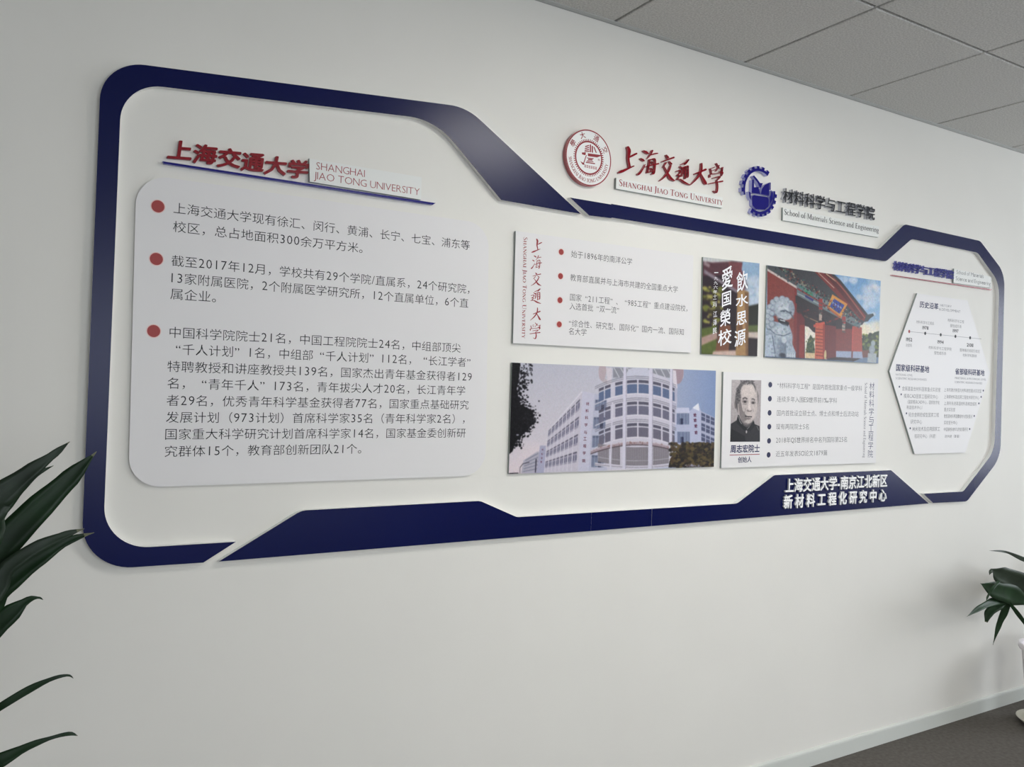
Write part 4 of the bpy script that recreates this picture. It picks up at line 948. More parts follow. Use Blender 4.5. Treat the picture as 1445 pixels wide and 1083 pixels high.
# tower body
P.poly([(662, 740), (642, 590), (665, 230), (690, 185), (775, 135), (860, 115), (945, 118), (1040, 150), (1105, 215), (1108, 300), (1085, 570), (1075, 715)], (208, 204, 216), 1, z)
P.poly([(775, 138), (800, 95), (850, 85), (920, 90), (945, 125), (940, 160), (775, 165)], (206, 206, 220), 1, z)
P.poly([(1060, 170), (1110, 225), (1085, 580), (1062, 560)], (188, 186, 204), 1, z)
def curve_y(x, y, k):      # bands bow upward around the drum (SB coordinates)
    return y + k * ((x - 250) / 300.0) ** 2
def band(x0, x1, y, h, col, k=60, al=1):
    n_ = 8; tp = [(x0 + (x1 - x0) * i / n_, curve_y(x0 + (x1 - x0) * i / n_, y, k)) for i in range(n_ + 1)]
    P.poly(tp + [(p[0], p[1] + h) for p in tp[::-1]], col, al, c)
for (y, hgt, win) in [(200, 118, (96, 110, 142)), (395, 115, (112, 110, 130)), (588, 122, (110, 106, 122))]:
    band(-130, 600, y - 36, 5, (122, 118, 134)); band(-130, 600, y - 20, 5, (126, 122, 138))
    for (x0, x1) in [(-95, -50), (-40, 10), (52, 118), (158, 248), (262, 352), (392, 464), (478, 536), (565, 585)]:
        if x0 < 50: x0, x1 = x0 + 0, x1
        band(x0, x1, y, 26, (98, 96, 112)); band(x0, x1, y + 38, hgt - 38, win)
        for q in range(int((x1 - x0) / 14)):
            band(x0 + 4 + q * 14, x0 + 9 + q * 14, y + 44, hgt - 48, tuple(v + 34 for v in win), al=.55)
    band(-130, 600, y + hgt + 2, 8, (226, 222, 230))
for (x0, x1) in [(-105, -5), (5, 95), (145, 350), (390, 540)]:
    band(x0, x1, 806, 165, (136, 130, 138), -25)
    for q in range(int((x1 - x0) / 16)): band(x0 + 4 + q * 16, x0 + 10 + q * 16, 812, 150, (176, 170, 176), -25, .5)
    band(x0, x1, 925, 5, (190, 186, 194), -25)
band(-130, 600, 972, 26, (214, 208, 220), -18); band(-130, 600, 985, 4, (120, 116, 130), -18)
tp = [(-170 + 830 * i / 14, 752 + 75 * ((-170 + 830 * i / 14 - 250) / 400.0) ** 2) for i in range(15)]
P.poly(tp + [(p[0], p[1] + 30) for p in tp[::-1]], (176, 158, 166), 1, c); P.seg([(p[0], p[1] + 32) for p in tp], 7, (92, 78, 86), 1, c); P.seg([(p[0], p[1] + 4) for p in tp], 4, (226, 218, 224), 1, c)
P.blobs(lambda g: (lambda x: (x, 752 + 75 * ((x - 250) / 400.0) ** 2 + g.uniform(0, 24)))(g.uniform(-150, 600)), 50, (3, 9), [(130, 92, 84), (150, 120, 118)], c, 11, .6, .8)
for (x0, x1, y1) in [(124, 150, 1002), (354, 388, 1000), (542, 566, 985)]:
    P.poly([(x0 + 3, 60), (x1 + 3, 60), (x1 - 6, y1), (x0 - 8, y1)], (216, 212, 226), 1, c); P.seg([(x1 + 2, 100), (x1 - 5, y1)], 4, (150, 146, 164), .8, c)
P.seg([(28, 400), (8, 1000)], 14, (214, 210, 222), 1, c)
# trees
rg = random.Random(3)
def lt(g):
    y = g.uniform(55, 600); e = 60 + 60 * math.sin((y - 40) / 95) ** 2 + 110 * math.exp(-((y - 390) / 90) ** 2); return (g.uniform(30, 50 + e * g.random() ** .6 * 1.05), y)
P.poly([(30, 50), (110, 55), (100, 150), (85, 230), (110, 320), (190, 360), (195, 440), (120, 520), (80, 560), (60, 620), (35, 640)], (22, 20, 24), 1, z)
P.blobs(lt, 900, (3, 8), [(20, 18, 24), (30, 28, 34), (16, 16, 20)], z, 12, .95, .4)
P.blobs(lambda g: (g.gauss(170, 22), g.gauss(400, 34)), 160, (2, 6), [(24, 22, 28), (40, 38, 44)], z, 13, .95, .4)
P.blobs(lambda g: (g.uniform(80, 185), g.uniform(60, 190)), 110, (2, 6), [(24, 22, 28)], z, 14, .95, .4)
P.ell((92, 515), 9, 5, (170, 168, 180), 1, z)
P.poly([(1052, 722), (1060, 680), (1110, 610), (1180, 570), (1250, 560), (1345, 575), (1342, 722)], (58, 50, 42), 1, z)
P.blobs(lambda g: (g.uniform(1065, 1345), g.uniform(568, 720)), 380, (5, 14), [(70, 62, 42), (92, 80, 52), (46, 42, 40), (38, 36, 38), (108, 92, 60), (84, 66, 50)], z, 15, .85, .5)
P.blobs(lambda g: (g.uniform(1160, 1260), g.uniform(705, 722)), 26, (3, 7), [(160, 156, 176), (120, 116, 130)], z, 16, .8, .5)
P.blur(1); P.mottle(3, .025); P.grain(.045)
bld = board('photo_panel', [W(u, v, TH) for u, v in bc], 0.0005, TH, P.material('building_print'), M_pside); P.apply(bld)
tag(bld, 'wide photo print of a white campus building with a round tower, lower middle', 'photo')
M_sgn = mat('ink_maroon', (112, 50, 74), 0.5, 0.3)
for ch, (x, y) in zip('材料科学与工程学院', [(728, 415), (723, 478), (718, 540), (713, 605), (708, 672), (704, 730), (702, 795), (697, 858), (694, 928)]):
    vchar(bld, ch, SA, x - 14, y - 16, x + 14, y + 16, TH + E2, M_sgn, 0.02)
for ch, (x, y) in zip('材料学院', [(322, 828), (319, 868), (315, 905), (311, 938)]):
    vchar(bld, ch, SA, x - 8, y - 11, x + 8, y + 11, TH + E2, M_sgn, 0.01)

# ---- portrait panel
pc = [Q6(108, 78), Q6(1234, 128), Q6(1216, 740), Q6(92, 778)]
TR = 0.009
port = pboard('text_panel', pc, TR, M_panel, M_pside, 'pale panel with a grey portrait print and six navy bullets', 'panel')
qc = [S6(98, 87), S6(419, 93), S6(404, 764), S6(80, 765)]
P = Pic(qc, TR, 240); z = S6
P.vgrad((196, 188, 187), (168, 160, 160)); P.hmix((176, 166, 166), .1, .9)
P.poly([(86, 570), (150, 530), (165, 470), (330, 520), (345, 570), (400, 595), (406, 770), (78, 770)], (44, 43, 47), 1, z)
P.ell((142, 355), 17, 50, (132, 122, 122), 1, z, .3)
P.ell((262, 300), 124, 205, (92, 88, 90), 1, z, .15)       # hair mass
P.ell((272, 345), 108, 232, (196, 184, 180), 1, z, .12)
P.poly([(160, 250), (170, 370), (182, 470), (215, 560), (262, 590), (258, 480), (215, 420), (196, 330), (200, 230)], (120, 112, 112), .8, z)
P.ell((285, 215), 84, 80, (218, 206, 200), 1, z, .7); P.ell((330, 400), 44, 90, (206, 194, 190), .8, z, .8)
P.poly([(146, 345), (148, 250), (158, 170), (200, 112), (262, 90), (325, 105), (358, 165), (360, 235), (350, 190), (330, 145), (300, 128), (262, 124), (226, 136), (200, 172), (188, 230), (178, 290), (172, 350)], (106, 102, 103), .9, z)
P.blobs(lambda g: (g.uniform(146, 192), g.uniform(170, 345)), 120, (3, 9), [(64, 60, 64), (92, 88, 90), (118, 113, 113)], z, 31, .6, .7, lambda x, y: x < 205 - (y - 170) * .16)
P.blobs(lambda g: (g.uniform(190, 350), g.uniform(94, 136)), 140, (3, 8), [(76, 72, 75), (124, 119, 119), (150, 145, 144), (96, 92, 94)], z, 32, .55, .7)
P.seg([(215, 298), (240, 282), (268, 298)], 13, (96, 88, 88), .85, z); P.seg([(312, 298), (335, 296), (350, 312)], 11, (108, 100, 100), .85, z)
P.ell((240, 325), 28, 17, (120, 110, 110), .9, z, .7); P.ell((331, 337), 24, 17, (126, 116, 116), .9, z, .7)
P.ell((241, 328), 13, 7, (40, 37, 40), 1, z, .5); P.ell((330, 340), 11, 7, (42, 39, 42), 1, z, .5); P.seg([(220, 348), (245, 356), (262, 350)], 6, (140, 130, 128), .8, z)
P.ell((290, 375), 14, 56, (222, 211, 206), .9, z, .8); P.ell((288, 425), 28, 13, (128, 118, 117), .9, z, .7); P.ell((292, 414), 15, 11, (214, 202, 198), 1, z, .6)
P.seg([(250, 400), (238, 440), (232, 470)], 8, (146, 136, 134), .8, z); P.seg([(325, 405), (338, 440)], 6, (160, 150, 147), .8, z)
P.seg([(240, 482), (270, 490), (318, 492)], 8, (62, 56, 58), 1, z); P.ell((275, 512), 30, 11, (126, 116, 115), .9, z, .6); P.ell((272, 545), 36, 16, (192, 181, 177), .9, z, .7); P.ell((265, 585), 62, 18, (110, 102, 103), .6, z, .8)
P.poly([(165, 478), (205, 570), (255, 610), (270, 640), (230, 640), (150, 560)], (24, 23, 27), 1, z); P.poly([(340, 540), (300, 590), (268, 640), (300, 650), (350, 590)], (30, 29, 33), 1, z)
P.seg([(168, 480), (185, 540), (205, 570)], 6, (150, 146, 146), 1, z); P.seg([(370, 590), (392, 640)], 8, (120, 117, 119), .7, z); P.seg([(290, 600), (262, 628)], 5, (120, 117, 118), 1, z)
P.ell((257, 656), 8, 17, (176, 172, 170), 1, z, .5); P.poly([(90, 620), (240, 700), (250, 770), (80, 770)], (24, 23, 27), .8, z)
P.blur(1); P.mottle(6, .06, 0); P.grain(.04)
pp = board('portrait_print', [W(u, v, TR) for u, v in qc], TR, TR + 0.0005, P.material('portrait_print'), M_ink2); P.apply(pp); pp.parent = port
pp['label'] = 'black and white portrait print'
M_nbul = mat('bullet_navy', (28, 30, 72), 0.4, 0.3)
for (x, y) in [(448, 171), (445, 273), (443, 376), (441, 477), (439, 580), (436, 682)]:
    u, v = Q6(x, y); X, Z0 = W(u, v, TR); flat(port, 'bullet', [dot(X, Z0, abs(W(u, v - 3.9, TR)[1] - Z0))], TR + E2, M_nbul)
for s, a, b in [('“材料科学与工程”是国内首批国家重点一级学科', (500, 197), (1115, 206)), ('连续多年入围ESI世界前1‰学科', (497, 297), (933, 298)),
                ('国内首批设立硕士点、博士点和博士后流动站', (496, 398), (1090, 400)), ('现有两院院士5名', (491, 498), (728, 496)),
                ('2018年QS世界排名中名列国际第25名', (490, 597), (1006, 588)), ('近五年发表SCI论文1879篇', (488, 697), (862, 690))]:
    line(port, s, Q6(*a), Q6(*b), 8.2, TR + E2, M_ink2, off=-0.010)
line(port, '周志宏院士', Q6(157, 667), Q6(371, 662), 10.8, TR + E2, M_navy, off=0.022, name='name_line')
line(port, '创始人', Q6(212, 739), Q6(311, 734), 8.2, TR + E2, M_navy, off=0.016)
flat(port, 'red_rule', [[W(*Q6(*p), TR) for p in [(152, 681), (371, 675), (371, 680), (152, 686)]]], TR + E2, M_inkred)
for k, ch in enumerate('材料科学与工程学院'):
    y = 155 + k * 61.5; vchar(port, ch, Q6, 1171 - k * 1.4, y, 1206 - k * 1.4, y + 55, TR + E2, M_navy, -0.006)
vline(port, 'School of Materials Science and Engineering', Q6(1137, 157), Q6(1122, 702), 3.6, TR + E2, M_inkl)

# ------------------------------------------------------------------ hexagon panel
TX = 0.009
hexa = pboard('text_panel', [Q7(393, 752), Q7(905, 825), Q8(772, 430), Q8(602, 980), Q8(250, 990), Q8(74, 415)], TX, M_panel, M_pside, 'pale hexagonal panel with a timeline and two text columns at the right end', 'panel')
line(hexa, '历史沿革', Q7(416, 895), Q7(607, 918), 8.6, TX + E2, M_navy, off=0.02)
line(hexa, 'HISTORY', Q7(627, 885), Q7(742, 900), 3.4, TX + E2, M_inkl, off=-.01)
line(hexa, '& DEVELOPMENT', Q7(615, 925), Q7(832, 948), 3.6, TX + E2, M_inkl, off=-.01)
flat(hexa, 'timeline_rule', [[W(*Q8(*p), TX) for p in [(205, 137), (712, 189), (712, 191), (205, 139)]]], TX + E2, M_inkl)
for k, (x, y) in enumerate([(211, 138), (322, 151), (430, 161), (532, 172), (634, 182)]):
    u, v = Q8(x, y); X, Z0 = W(u, v, TX); flat(hexa, 'timeline_dot', [dot(X, Z0, abs(W(u, v - 2.3, TX)[1] - Z0), n=14)], TX + 2 * E2, M_bullet if k == 0 else M_ink)
for s, a, b, h, m, o_ in [
    ('1978', (303, 122), (345, 124), 4.6, M_ink, .02), ('材料科学与工程系', (261, 82), (384, 94), 4.6, M_ink2, -.01), ('1952', (190, 204), (232, 206), 4.8, M_ink, .02),
    ('冶金系', (188, 243), (230, 246), 4.6, M_ink2, -.01), ('1994', (408, 221), (450, 223), 4.6, M_ink, .02), ('材料科学与工程学院', (346, 260), (505, 272), 4.6, M_ink2, -.01),
    ('塑性成形系', (385, 297), (468, 300), 4.6, M_ink2, -.01), ('1997', (514, 143), (553, 146), 4.4, M_ink, .02), ('材料科学与工程', (479, 70), (592, 82), 4.6, M_ink2, -.01), ('塑性成形系', (496, 108), (575, 112), 4.6, M_ink2, -.01),
    ('2011', (611, 242), (656, 245), 4.6, M_ink, .02), ('整体搬迁到闵行校区', (563, 277), (702, 286), 4.6, M_ink2, -.01), ('材料学科群体', (584, 313), (680, 318), 4.6, M_ink2, -.01),
    ('国家级科研基地', (120, 412), (350, 424), 9.6, M_navy, .022), ('NATIONAL LEVEL', (118, 444), (236, 446), 3.0, M_inkl, -.01), ('SCIENTIFIC RESEARCH BASES', (118, 470), (333, 480), 3.0, M_inkl, -.01),
    ('省部级科研基地', (530, 436), (734, 446), 8.6, M_navy, .022), ('MINISTERIAL & PROVINCIAL LEVEL', (529, 468), (746, 480), 2.8, M_inkl, -.01), ('SCIENTIFIC RESEARCH BASES', (528, 496), (718, 500), 2.8, M_inkl, -.01),
    ('金属基复合材料国家重点实验室', (162, 549), (428, 556), 6.2, M_ink2, -.01), ('模具CAD国家工程研究中心', (174, 601), (411, 605), 6.2, M_ink2, -.01), ('（国家模具CAD中心，国家数字化', (200, 640), (422, 642), 5.4, M_ink2, -.01),
    ('制造技术中心）', (194, 678), (302, 678), 5.4, M_ink2, -.01), ('轻合金精密成型国家工程', (207, 731), (417, 732), 6.2, M_ink2, -.01), ('研究中心', (221, 781), (300, 781), 6.2, M_ink2, -.01),
    ('纳米技术及应用国家工', (233, 831), (425, 830), 6.2, M_ink2, -.01), ('程研究中心（共建）', (248, 881), (396, 880), 5.8, M_ink2, -.01),
    ('上海市激光制造与材料改性重点实验室', (454, 556), (713, 562), 5.4, M_ink2, -.01), ('上海镁材料及应用工程技术研究中心', (454, 604), (697, 608), 5.4, M_ink2, -.01), ('上海市先进高温材料及精密成形', (454, 650), (681, 651), 5.4, M_ink2, -.01),
    ('重点实验室', (454, 694), (530, 695), 5.4, M_ink2, -.01), ('教育部材料界面微结构与性能重点', (453, 740), (650, 740), 5.4, M_ink2, -.01), ('实验室分中心', (453, 785), (546, 784), 5.4, M_ink2, -.01),
    ('中国钢铁材料与热处理研究', (452, 832), (619, 830), 5.4, M_ink2, -.01), ('院共建（筹备）', (460, 878), (562, 876), 4.4, M_ink2, -.01)]:
    line(hexa, s, Q8(*a), Q8(*b), h, TX + E2, m, off=o_)
for (x, y) in [(143, 522), (156, 575), (192, 707), (218, 811), (726, 549), (711, 593), (695, 638), (663, 725), (631, 816)]:
    u, v = Q8(x, y); X, Z0 = W(u, v, TX); flat(hexa, 'bullet', [dot(X, Z0, abs(W(u, v - 1.5, TX)[1] - Z0), n=10)], TX + E2, M_nbul)

# ------------------------------------------------------------------ right heading
t = thing('raised_lettering', 'small vivid blue raised Chinese characters above the thin red bar at the right end', 'lettering', (W(1303, 383)[0], 0, W(1303, 383)[1]))
line(t, '材料科学与工程学院', Q7(158, 512), Q7(766, 603), 12.6, 0.010, M_bar, off=0.016, depth=.0095, ms=M_barside, name='character', per_char=True)
plate = pboard('name_plate', [Q7(768, 500), Q7(1150, 585), Q7(1145, 698), Q7(762, 645)], 0.008, M_plate, M_pside, 'small white plate with grey English words right of the blue characters', 'plate')
line(plate, 'School of Materials', Q7(792, 553), Q7(1068, 598), 5.6, 0.008 + E2, M_ink2, off=-.014)
line(plate, 'Science and Engineering', Q7(785, 617), Q7(1140, 672), 5.6, 0.008 + E2, M_ink2, off=-.014)
pboard('underline_bar', [Q7(132, 563), Q7(1157, 712), Q7(1140, 721), Q7(136, 573)], 0.008, mat('acrylic_darkred', (140, 34, 48), .25, .5), mat('acrylic_pink_side', (214, 160, 166), .3, .5), 'thin dark red bar under the small blue heading at the right end', 'bar')

# ------------------------------------------------------------------ white lettering on the bottom border
TW = TB + 0.007
t = thing('raised_lettering', 'upper row of white raised characters on the bottom border board', 'lettering', (W(1180, 686)[0], -TB, W(1180, 686)[1]))
line(t, '上海交通大学-南京江北新区', B8(252, 206), B8(785, 178), 19.0, TW, M_letter, off=0.022, depth=.0068, ms=M_lside, name='character', per_char=True)
t = thing('raised_lettering', 'lower row of white raised characters on the bottom border board, widely spaced', 'lettering', (W(1180, 705)[0], -TB, W(1180, 705)[1]))
line(t, '新 材 料 工 程 化 研 究 中 心', B8(244, 290), B8(782, 247), 18.5, TW, M_letter, off=0.028, depth=.0068, ms=M_lside, name='character', per_char=True)

# ------------------------------------------------------------------ plants
M_leaf = mat('leaf_dark', (20, 42, 20), 0.42, 0.25, noise_s=14, noise_a=0.35)
M_leaf2 = mat('leaf_grey', (36, 48, 36), 0.42, 0.25, noise_s=14, noise_a=0.3)
M_tip = mat('leaf_tip', (104, 106, 84), 0.5, 0.3)
M_cane = mat('cane_bark', (120, 104, 78), 0.8, 0.2, noise_s=30, noise_a=0.3, bump=.5)
M_soil = mat('soil', (54, 42, 34), 0.95, 0.1, noise_s=50, noise_a=0.4, bump=.6)
M_pot = mat('pot_white', (226, 220, 224), 0.25, 0.5)
def P3D(u, v, t):
    x, zz = W(u, v, t); return Vector((x, -t, zz))
def leaf(parent, spine, widths, nrm, m, fold=0.22, wave=0.0, tip=None, seed=0, twist=0.0, name='leaf'):
    """spine of 3D points, half-folded blade; nrm = which way the blade faces"""
    N = 22; pts = []
    sp = [spine[0]] + list(spine) + [spine[-1]]; ws = [widths[0]] + list(widths) + [widths[-1]]
    segs = len(spine) - 1
    for k in range(N + 1):
        f = k / N * segs; i = min(int(f), segs - 1); t_ = f - i
        a, b, c_, d = sp[i], sp[i + 1], sp[i + 2], sp[i + 3]
        p = 0.5 * ((2 * b) + (-a + c_) * t_ + (2 * a - 5 * b + 4 * c_ - d) * t_ ** 2 + (-a + 3 * b - 3 * c_ + d) * t_ ** 3)
        w = ws[i + 1] + (ws[i + 2] - ws[i + 1]) * (t_ * t_ * (3 - 2 * t_)); pts.append((p, w))
    V, F, I = [], [], []; rg = random.Random(seed); ph = rg.uniform(0, 6)
    nf = []
    for k, (p, w) in enumerate(pts):
        tg = (pts[min(k + 1, N)][0] - pts[max(k - 1, 0)][0]).normalized()
        n_ = (Matrix.Rotation(twist * k / N, 3, tg) @ nrm); n_ = (n_ - tg * n_.dot(tg)).normalized(); sd = tg.cross(n_)
        nf.append((p, n_, sd, w))
    for side in (0, 1):
        for k, (p, n_, sd, w) in enumerate(nf):
            for q in (-1, -.5, 0, .5, 1):
                wv = wave * math.sin(k * .9 + ph + q) * abs(q)
                V.append(p + sd * (w / 2 * q * (1 + .06 * math.sin(k * .7 + ph) * (q > 0))) + n_ * (fold * w / 2 * abs(q) ** 1.3 + wv - side * min(.0012, .0003 + w * .02)))
    R = 5; off = (N + 1) * R
    for k in range(N):
        for j in range(4):
            a = k * R + j; F.append((a, a + 1, a + R + 1, a + R)); I.append(1 if tip and k >= N - tip else 0)
            a += off; F.append((a, a + R, a + R + 1, a + 1)); I.append(1 if tip and k >= N - tip else 0)
        for j in (0, 4):
            a = k * R + j; q = (a, a + R, a + R + off, a + off); F.append(q if j == 0 else q[::-1]); I.append(0)
    o = mesh_obj(name, V, F, [m, M_tip], idx=I, smooth=True)
    return child(o, parent)
def lathe(name, cx, cy, prof, m, n=40, parent=None):
    V, F = [], []
    for (r, zz) in prof:
        for k in range(n): a = 2 * math.pi * k / n; V.append((cx + r * math.cos(a), cy + r * math.sin(a), zz))
    for i in range(len(prof) - 1):
        for k in range(n): F.append((i * n + k, i * n + (k + 1) % n, (i + 1) * n + (k + 1) % n, (i + 1) * n + k))
    F.append(tuple(range(n - 1, -1, -1))); F.append(tuple(range((len(prof) - 1) * n, len(prof) * n)))
    o = mesh_obj(name, V, F, m, smooth=True)
    bm = bmesh.new(); bm.from_mesh(o.data); bmesh.ops.recalc_face_normals(bm, faces=bm.faces); bm.to_mesh(o.data); bm.free()
    if parent: child(o, parent)
    return o
def tube(name, pts, rad, m, parent, n=12):
    V, F = [], []
    for i, p in enumerate(pts):
        tg = (pts[min(i + 1, len(pts) - 1)] - pts[max(i - 1, 0)]).normalized(); a = tg.orthogonal().normalized(); b = tg.cross(a)
        for k in range(n): an = 2 * math.pi * k / n; V.append(p + (a * math.cos(an) + b * math.sin(an)) * rad[i])
    for i in range(len(pts) - 1):
        for k in range(n): F.append((i * n + k, i * n + (k + 1) % n, (i + 1) * n + (k + 1) % n, (i + 1) * n + k))
    F.append(tuple(range(n))); F.append(tuple(range((len(pts) - 1) * n, len(pts) * n)))
    return child(mesh_obj(name, V, F, m, smooth=True), parent)

# left plant: cane dracaena standing left of the frame, only its leaf ends reach into the picture
LX, LY = -0.50, -0.62
pl = thing('potted_plant', 'dark green strap-leaved plant whose leaf tips enter at the lower left edge', 'plant', (LX, LY, 0))
lathe('pot', LX, LY, [(.11, 0.0), (.115, .004), (.15, .30), (.158, .305), (.158, .33), (.145, .33), (.14, .29), (.0, .285)][:-1] + [(.001, .285)], M_pot, parent=pl)
lathe('soil', LX, LY, [(.001, .286), (.139, .288), (.137, .30), (.001, .305)], M_soil, parent=pl)
tube('cane', [Vector((LX, LY, .295)), Vector((LX + .01, LY, .6)), Vector((LX - .005, LY + .01, .9)), Vector((LX, LY, 1.14))], [.026, .024, .022, .018], M_cane, pl)
tube('cane', [Vector((LX + .05, LY - .02, .295)), Vector((LX + .055, LY - .02, .5)), Vector((LX + .05, LY - .02, .76))], [.02, .018, .014], M_cane, pl)
C1 = Vector((LX, LY, 1.13)); C2 = Vector((LX + .05, LY - .02, .75))
view = Vector((0, -DIST, CAMH))
def seen(root, px, ws, t, m, seed, fold=.2, twist=0.0, wave=.001, tip=1, face=None):
    sp = [root] + [P3D(u, v, tt) for (u, v, tt) in px]
    n_ = (view - sp[2]).normalized() if face is None else face
    leaf(pl, sp, ws, n_, m, fold, wave, tip, seed, twist)
T0 = .62
seen(C1, [(-60, 742, T0), (-5, 703, T0), (40, 668, T0), (75, 642, T0), (98.5, 623.5, T0)], [.03, .052, .044, .027, .013, .001], 0, M_leaf2, 1, .15)
seen(C1, [(-60, 790, T0 + .02), (0, 722, T0), (30, 690, T0), (55, 668, T0), (75.5, 657.5, T0)], [.02, .03, .022, .012, .007, .001], 0, M_leaf, 2, .1)
seen(C1, [(-60, 838, T0 - .02), (0, 772, T0 - .02), (50, 722, T0 - .02), (95, 678, T0 - .02), (136.5, 637.5, T0 - .02)], [.03, .042, .050, .047, .032, .001], 0, M_leaf, 3, .22)
seen(C1, [(-70, 880, T0 - .04), (0, 828, T0 - .04), (50, 792, T0 - .04), (95, 764, T0 - .04), (133, 752, T0 - .04)], [.03, .036, .040, .030, .014, .001], 0, M_leaf, 4, .3, tip=2)
seen(C1, [(-60, 860, T0 + .01), (10, 802, T0 + .01), (50, 774, T0 + .01), (90, 756, T0 + .01), (119, 746.5, T0 + .01)], [.02, .026, .026, .022, .013, .001], 0, M_leaf2, 5, .15, tip=2)
seen(C1, [(-70, 930, T0 - .06), (-30, 905, T0 - .06), (10, 870, T0 - .06), (38, 848, T0 - .06), (54, 844, T0 - .06), (61, 847, T0 - .06)], [.03, .046, .046, .034, .012, .004, .001], 0, M_leaf, 6, .2)
seen(C1, [(-60, 838, T0 - .1), (-25, 815, T0 - .1), (0, 815, T0 - .1), (10, 822, T0 - .1)], [.02, .02, .014, .006, .001], 0, M_tip, 7, .1)
seen(C2, [(-60, 1036, T0 - .06), (0, 998, T0 - .06), (40, 974, T0 - .06), (75, 958, T0 - .06), (96, 953.5, T0 - .06), (103.5, 958, T0 - .06)], [.01, .014, .013, .013, .007, .004, .0008], 0, M_leaf, 8, .2)
seen(C2, [(-60, 1100, T0 - .06), (-5, 1076, T0 - .06), (40, 1054, T0 - .06), (75, 1041, T0 - .06), (98, 1036, T0 - .06), (109.5, 1039, T0 - .06)], [.02, .028, .025, .013, .006, .007, .001], 0, M_leaf, 9, .2)
for crown, nn, L in ((C1, 11, .55), (C2, 7, .42)):
    for k in range(nn):
        a = math.radians(75 + 210 * (k + .5) / nn); d = Vector((math.cos(a), math.sin(a), 0)); up = Vector((0, 0, 1)); L_ = L * (.8 + .3 * ((k * 37) % 10) / 10)
        if crown.y + d.y * L_ > -.05: L_ = max(.1, (-.06 - crown.y) / d.y)
        h = .55 + .25 * ((k * 53) % 10) / 10
        leaf(pl, [crown, crown + d * L_ * .3 + up * L_ * .3 * h, crown + d * L_ * .7 + up * L_ * .42 * h, crown + d * L_ + up * L_ * .15 * h], [.02, .05, .045, .001], (up - d * .3).normalized(), M_leaf if k % 2 else M_leaf2, .2, .002, 1, 20 + k)
for k in range(4):
    a = math.radians(90 * k + 20); d = Vector((math.cos(a) * .5, math.sin(a) * .5, 0))
    leaf(pl, [C1, C1 + d * .1 + Vector((0, 0, .15)), C1 + d * .22 + Vector((0, 0, .3)), C1 + d * .36 + Vector((0, 0, .40))], [.02, .045, .035, .001], (Vector((0, 0, .4)) - d).normalized(), M_leaf, .2, .002, 1, 50 + k)

# right plant: white pot on a saucer, standing by the wall past the frame's right edge
RX_, RY_ = 4.115, -0.255
sc_ = lathe('saucer', RX_, RY_, [(.09, 0.0), (.105, .006), (.131, .03), (.135, .034), (.131, .036), (.10, .012), (.001, .010)], mat('saucer_cream', (206, 204, 190), .4, .4))
tag(sc_, 'cream plastic saucer on the carpet under the white pot at the right edge', 'saucer')
pr_ = thing('potted_plant', 'broad-leaved green plant in a tall white pot by the wall at the right edge', 'plant', (RX_, RY_, .012))
lathe('pot', RX_, RY_, [(.085, 0.0125), (.089, .016), (.122, .345), (.132, .35), (.137, .36), (.137, .375), (.128, .377), (.121, .355), (.119, .335), (.001, .335)], M_pot, parent=pr_)
lathe('soil', RX_, RY_, [(.001, .336), (.117, .337), (.114, .35), (.001, .355)], M_soil, parent=pr_)
RC = P3D(1432, 852, .255) ; RC = Vector((RX_ - .06, RY_, .52))
tube('stem', [Vector((RX_, RY_, .345)), Vector((RX_ - .02, RY_ - .005, .46)), RC], [.011, .009, .007], mat('stem_green', (70, 92, 54), .5, .4), pr_)
tube('stem', [Vector((RX_ + .03, RY_ + .01, .345)), Vector((RX_ + .05, RY_, .5)), Vector((RX_ + .04, RY_, .64))], [.010, .009, .006], MATS['stem_green'], pr_)
M_lr = mat('leaf_green', (30, 54, 30), .45, .25, noise_s=18, noise_a=.3); M_lr2 = mat('leaf_greygreen', (52, 62, 50), .45, .25, noise_s=18, noise_a=.25)
def rleaf(px, ws, m, seed, fold=.15, twist=0.0):
    sp = [P3D(u, v, tt) for (u, v, tt) in px]; n_ = (view - sp[len(sp) // 2]).normalized(); leaf(pr_, sp, ws, n_, m, fold, .001, 1, seed, twist)
rleaf([(1475, 800, .25), (1445, 790, .25), (1420, 779.5, .25), (1396, 777.5, .25)], [.02, .02, .010, .001], M_lr2, 1)
rleaf([(1470, 855, .24), (1440, 826, .23), (1412, 812, .22), (1400, 806, .22), (1396, 812, .22)], [.04, .12, .08, .02, .001], M_lr2, 2, .3)
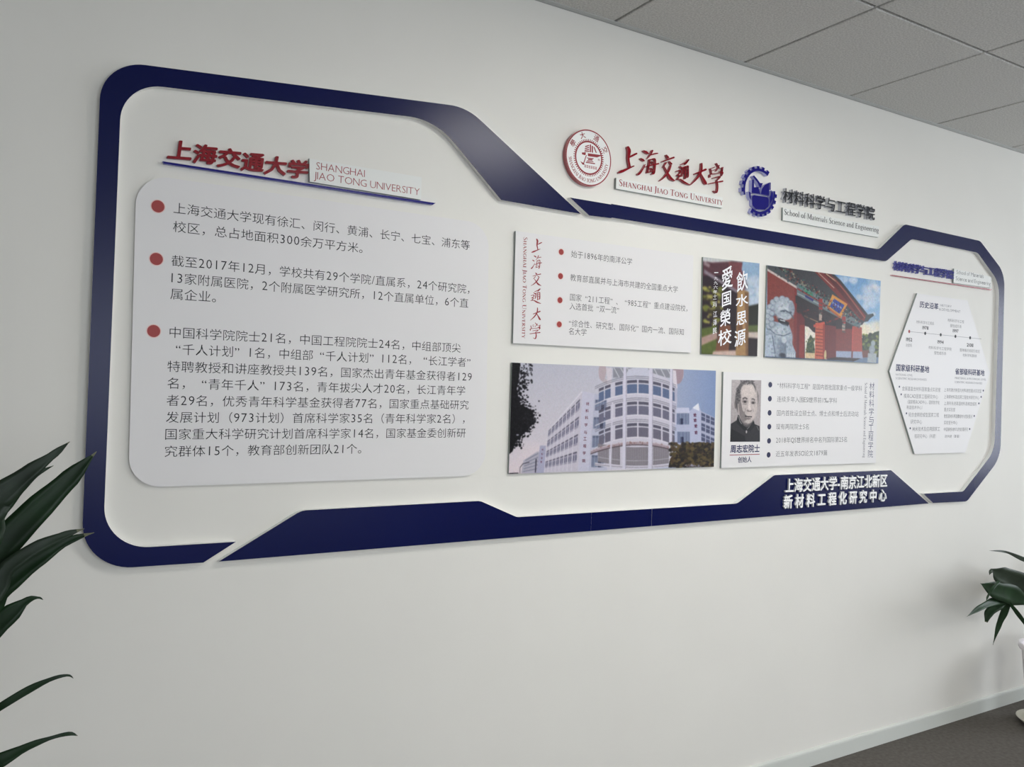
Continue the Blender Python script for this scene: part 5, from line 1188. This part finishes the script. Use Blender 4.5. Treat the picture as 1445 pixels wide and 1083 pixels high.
rleaf([(1450, 850, .26), (1428, 840, .27), (1405, 833, .28), (1383, 823.5, .29)], [.03, .085, .075, .001], M_lr, 3, .2)
rleaf([(1425, 849, .26), (1405, 849, .27), (1385, 857, .28), (1364, 871, .29)], [.015, .035, .024, .001], M_lr, 4)
rleaf([(1420, 850, .26), (1408, 855, .25), (1396, 865, .24), (1391.5, 878.5, .24)], [.015, .04, .034, .012], M_lr, 5)
rleaf([(1424, 850, .26), (1417, 865, .24), (1410, 882, .22), (1401, 910.5, .22)], [.02, .03, .022, .001], M_lr, 6, twist=.5)
rleaf([(1424, 851, .27), (1436, 866, .28), (1450, 885, .28), (1460, 900, .28)], [.012, .018, .016, .006], M_lr, 7)
rleaf([(1480, 850, .2), (1456, 838, .2), (1432, 835, .2), (1425, 840, .2)], [.03, .09, .05, .001], M_lr, 8)
rleaf([(1410, 820, .3), (1400, 832, .31), (1394, 842, .31), (1392, 848, .31)], [.01, .012, .008, .002], M_lr, 9)
for k in range(9):
    a = math.radians(-100 + 200 * (k + .5) / 9); d = Vector((math.cos(a), math.sin(a), 0)); base = Vector((RX_ + .04, RY_, .60 - .02 * (k % 3)))
    L_ = .26 if d.y < .3 else .15
    leaf(pr_, [base, base + d * L_ * .35 + Vector((0, 0, .10)), base + d * L_ * .75 + Vector((0, 0, .12 + .03 * (k % 2))), base + d * L_ * 1.1 + Vector((0, 0, .04))], [.012, .07, .06, .001], (Vector((0, 0, 1)) - d * .4).normalized(), M_lr if k % 2 else M_lr2, .2, .002, 1, 70 + k)

# ------------------------------------------------------------------ repeats share a group
GROUPS = {'border_board': 'navy border boards around the display', 'raised_lettering': 'raised character signs on the display wall', 'name_plate': 'white plates with English words',
          'text_panel': 'printed text panels on the display wall', 'photo_panel': 'photo prints on the display wall', 'underline_bar': 'bars under the headings',
          'ceiling_light': 'square ceiling light panels', 'potted_plant': 'potted plants along the display wall'}
for o in bpy.data.objects:
    k = o.name.split('.')[0]
    if o.parent is None and k in GROUPS: o['group'] = GROUPS[k]
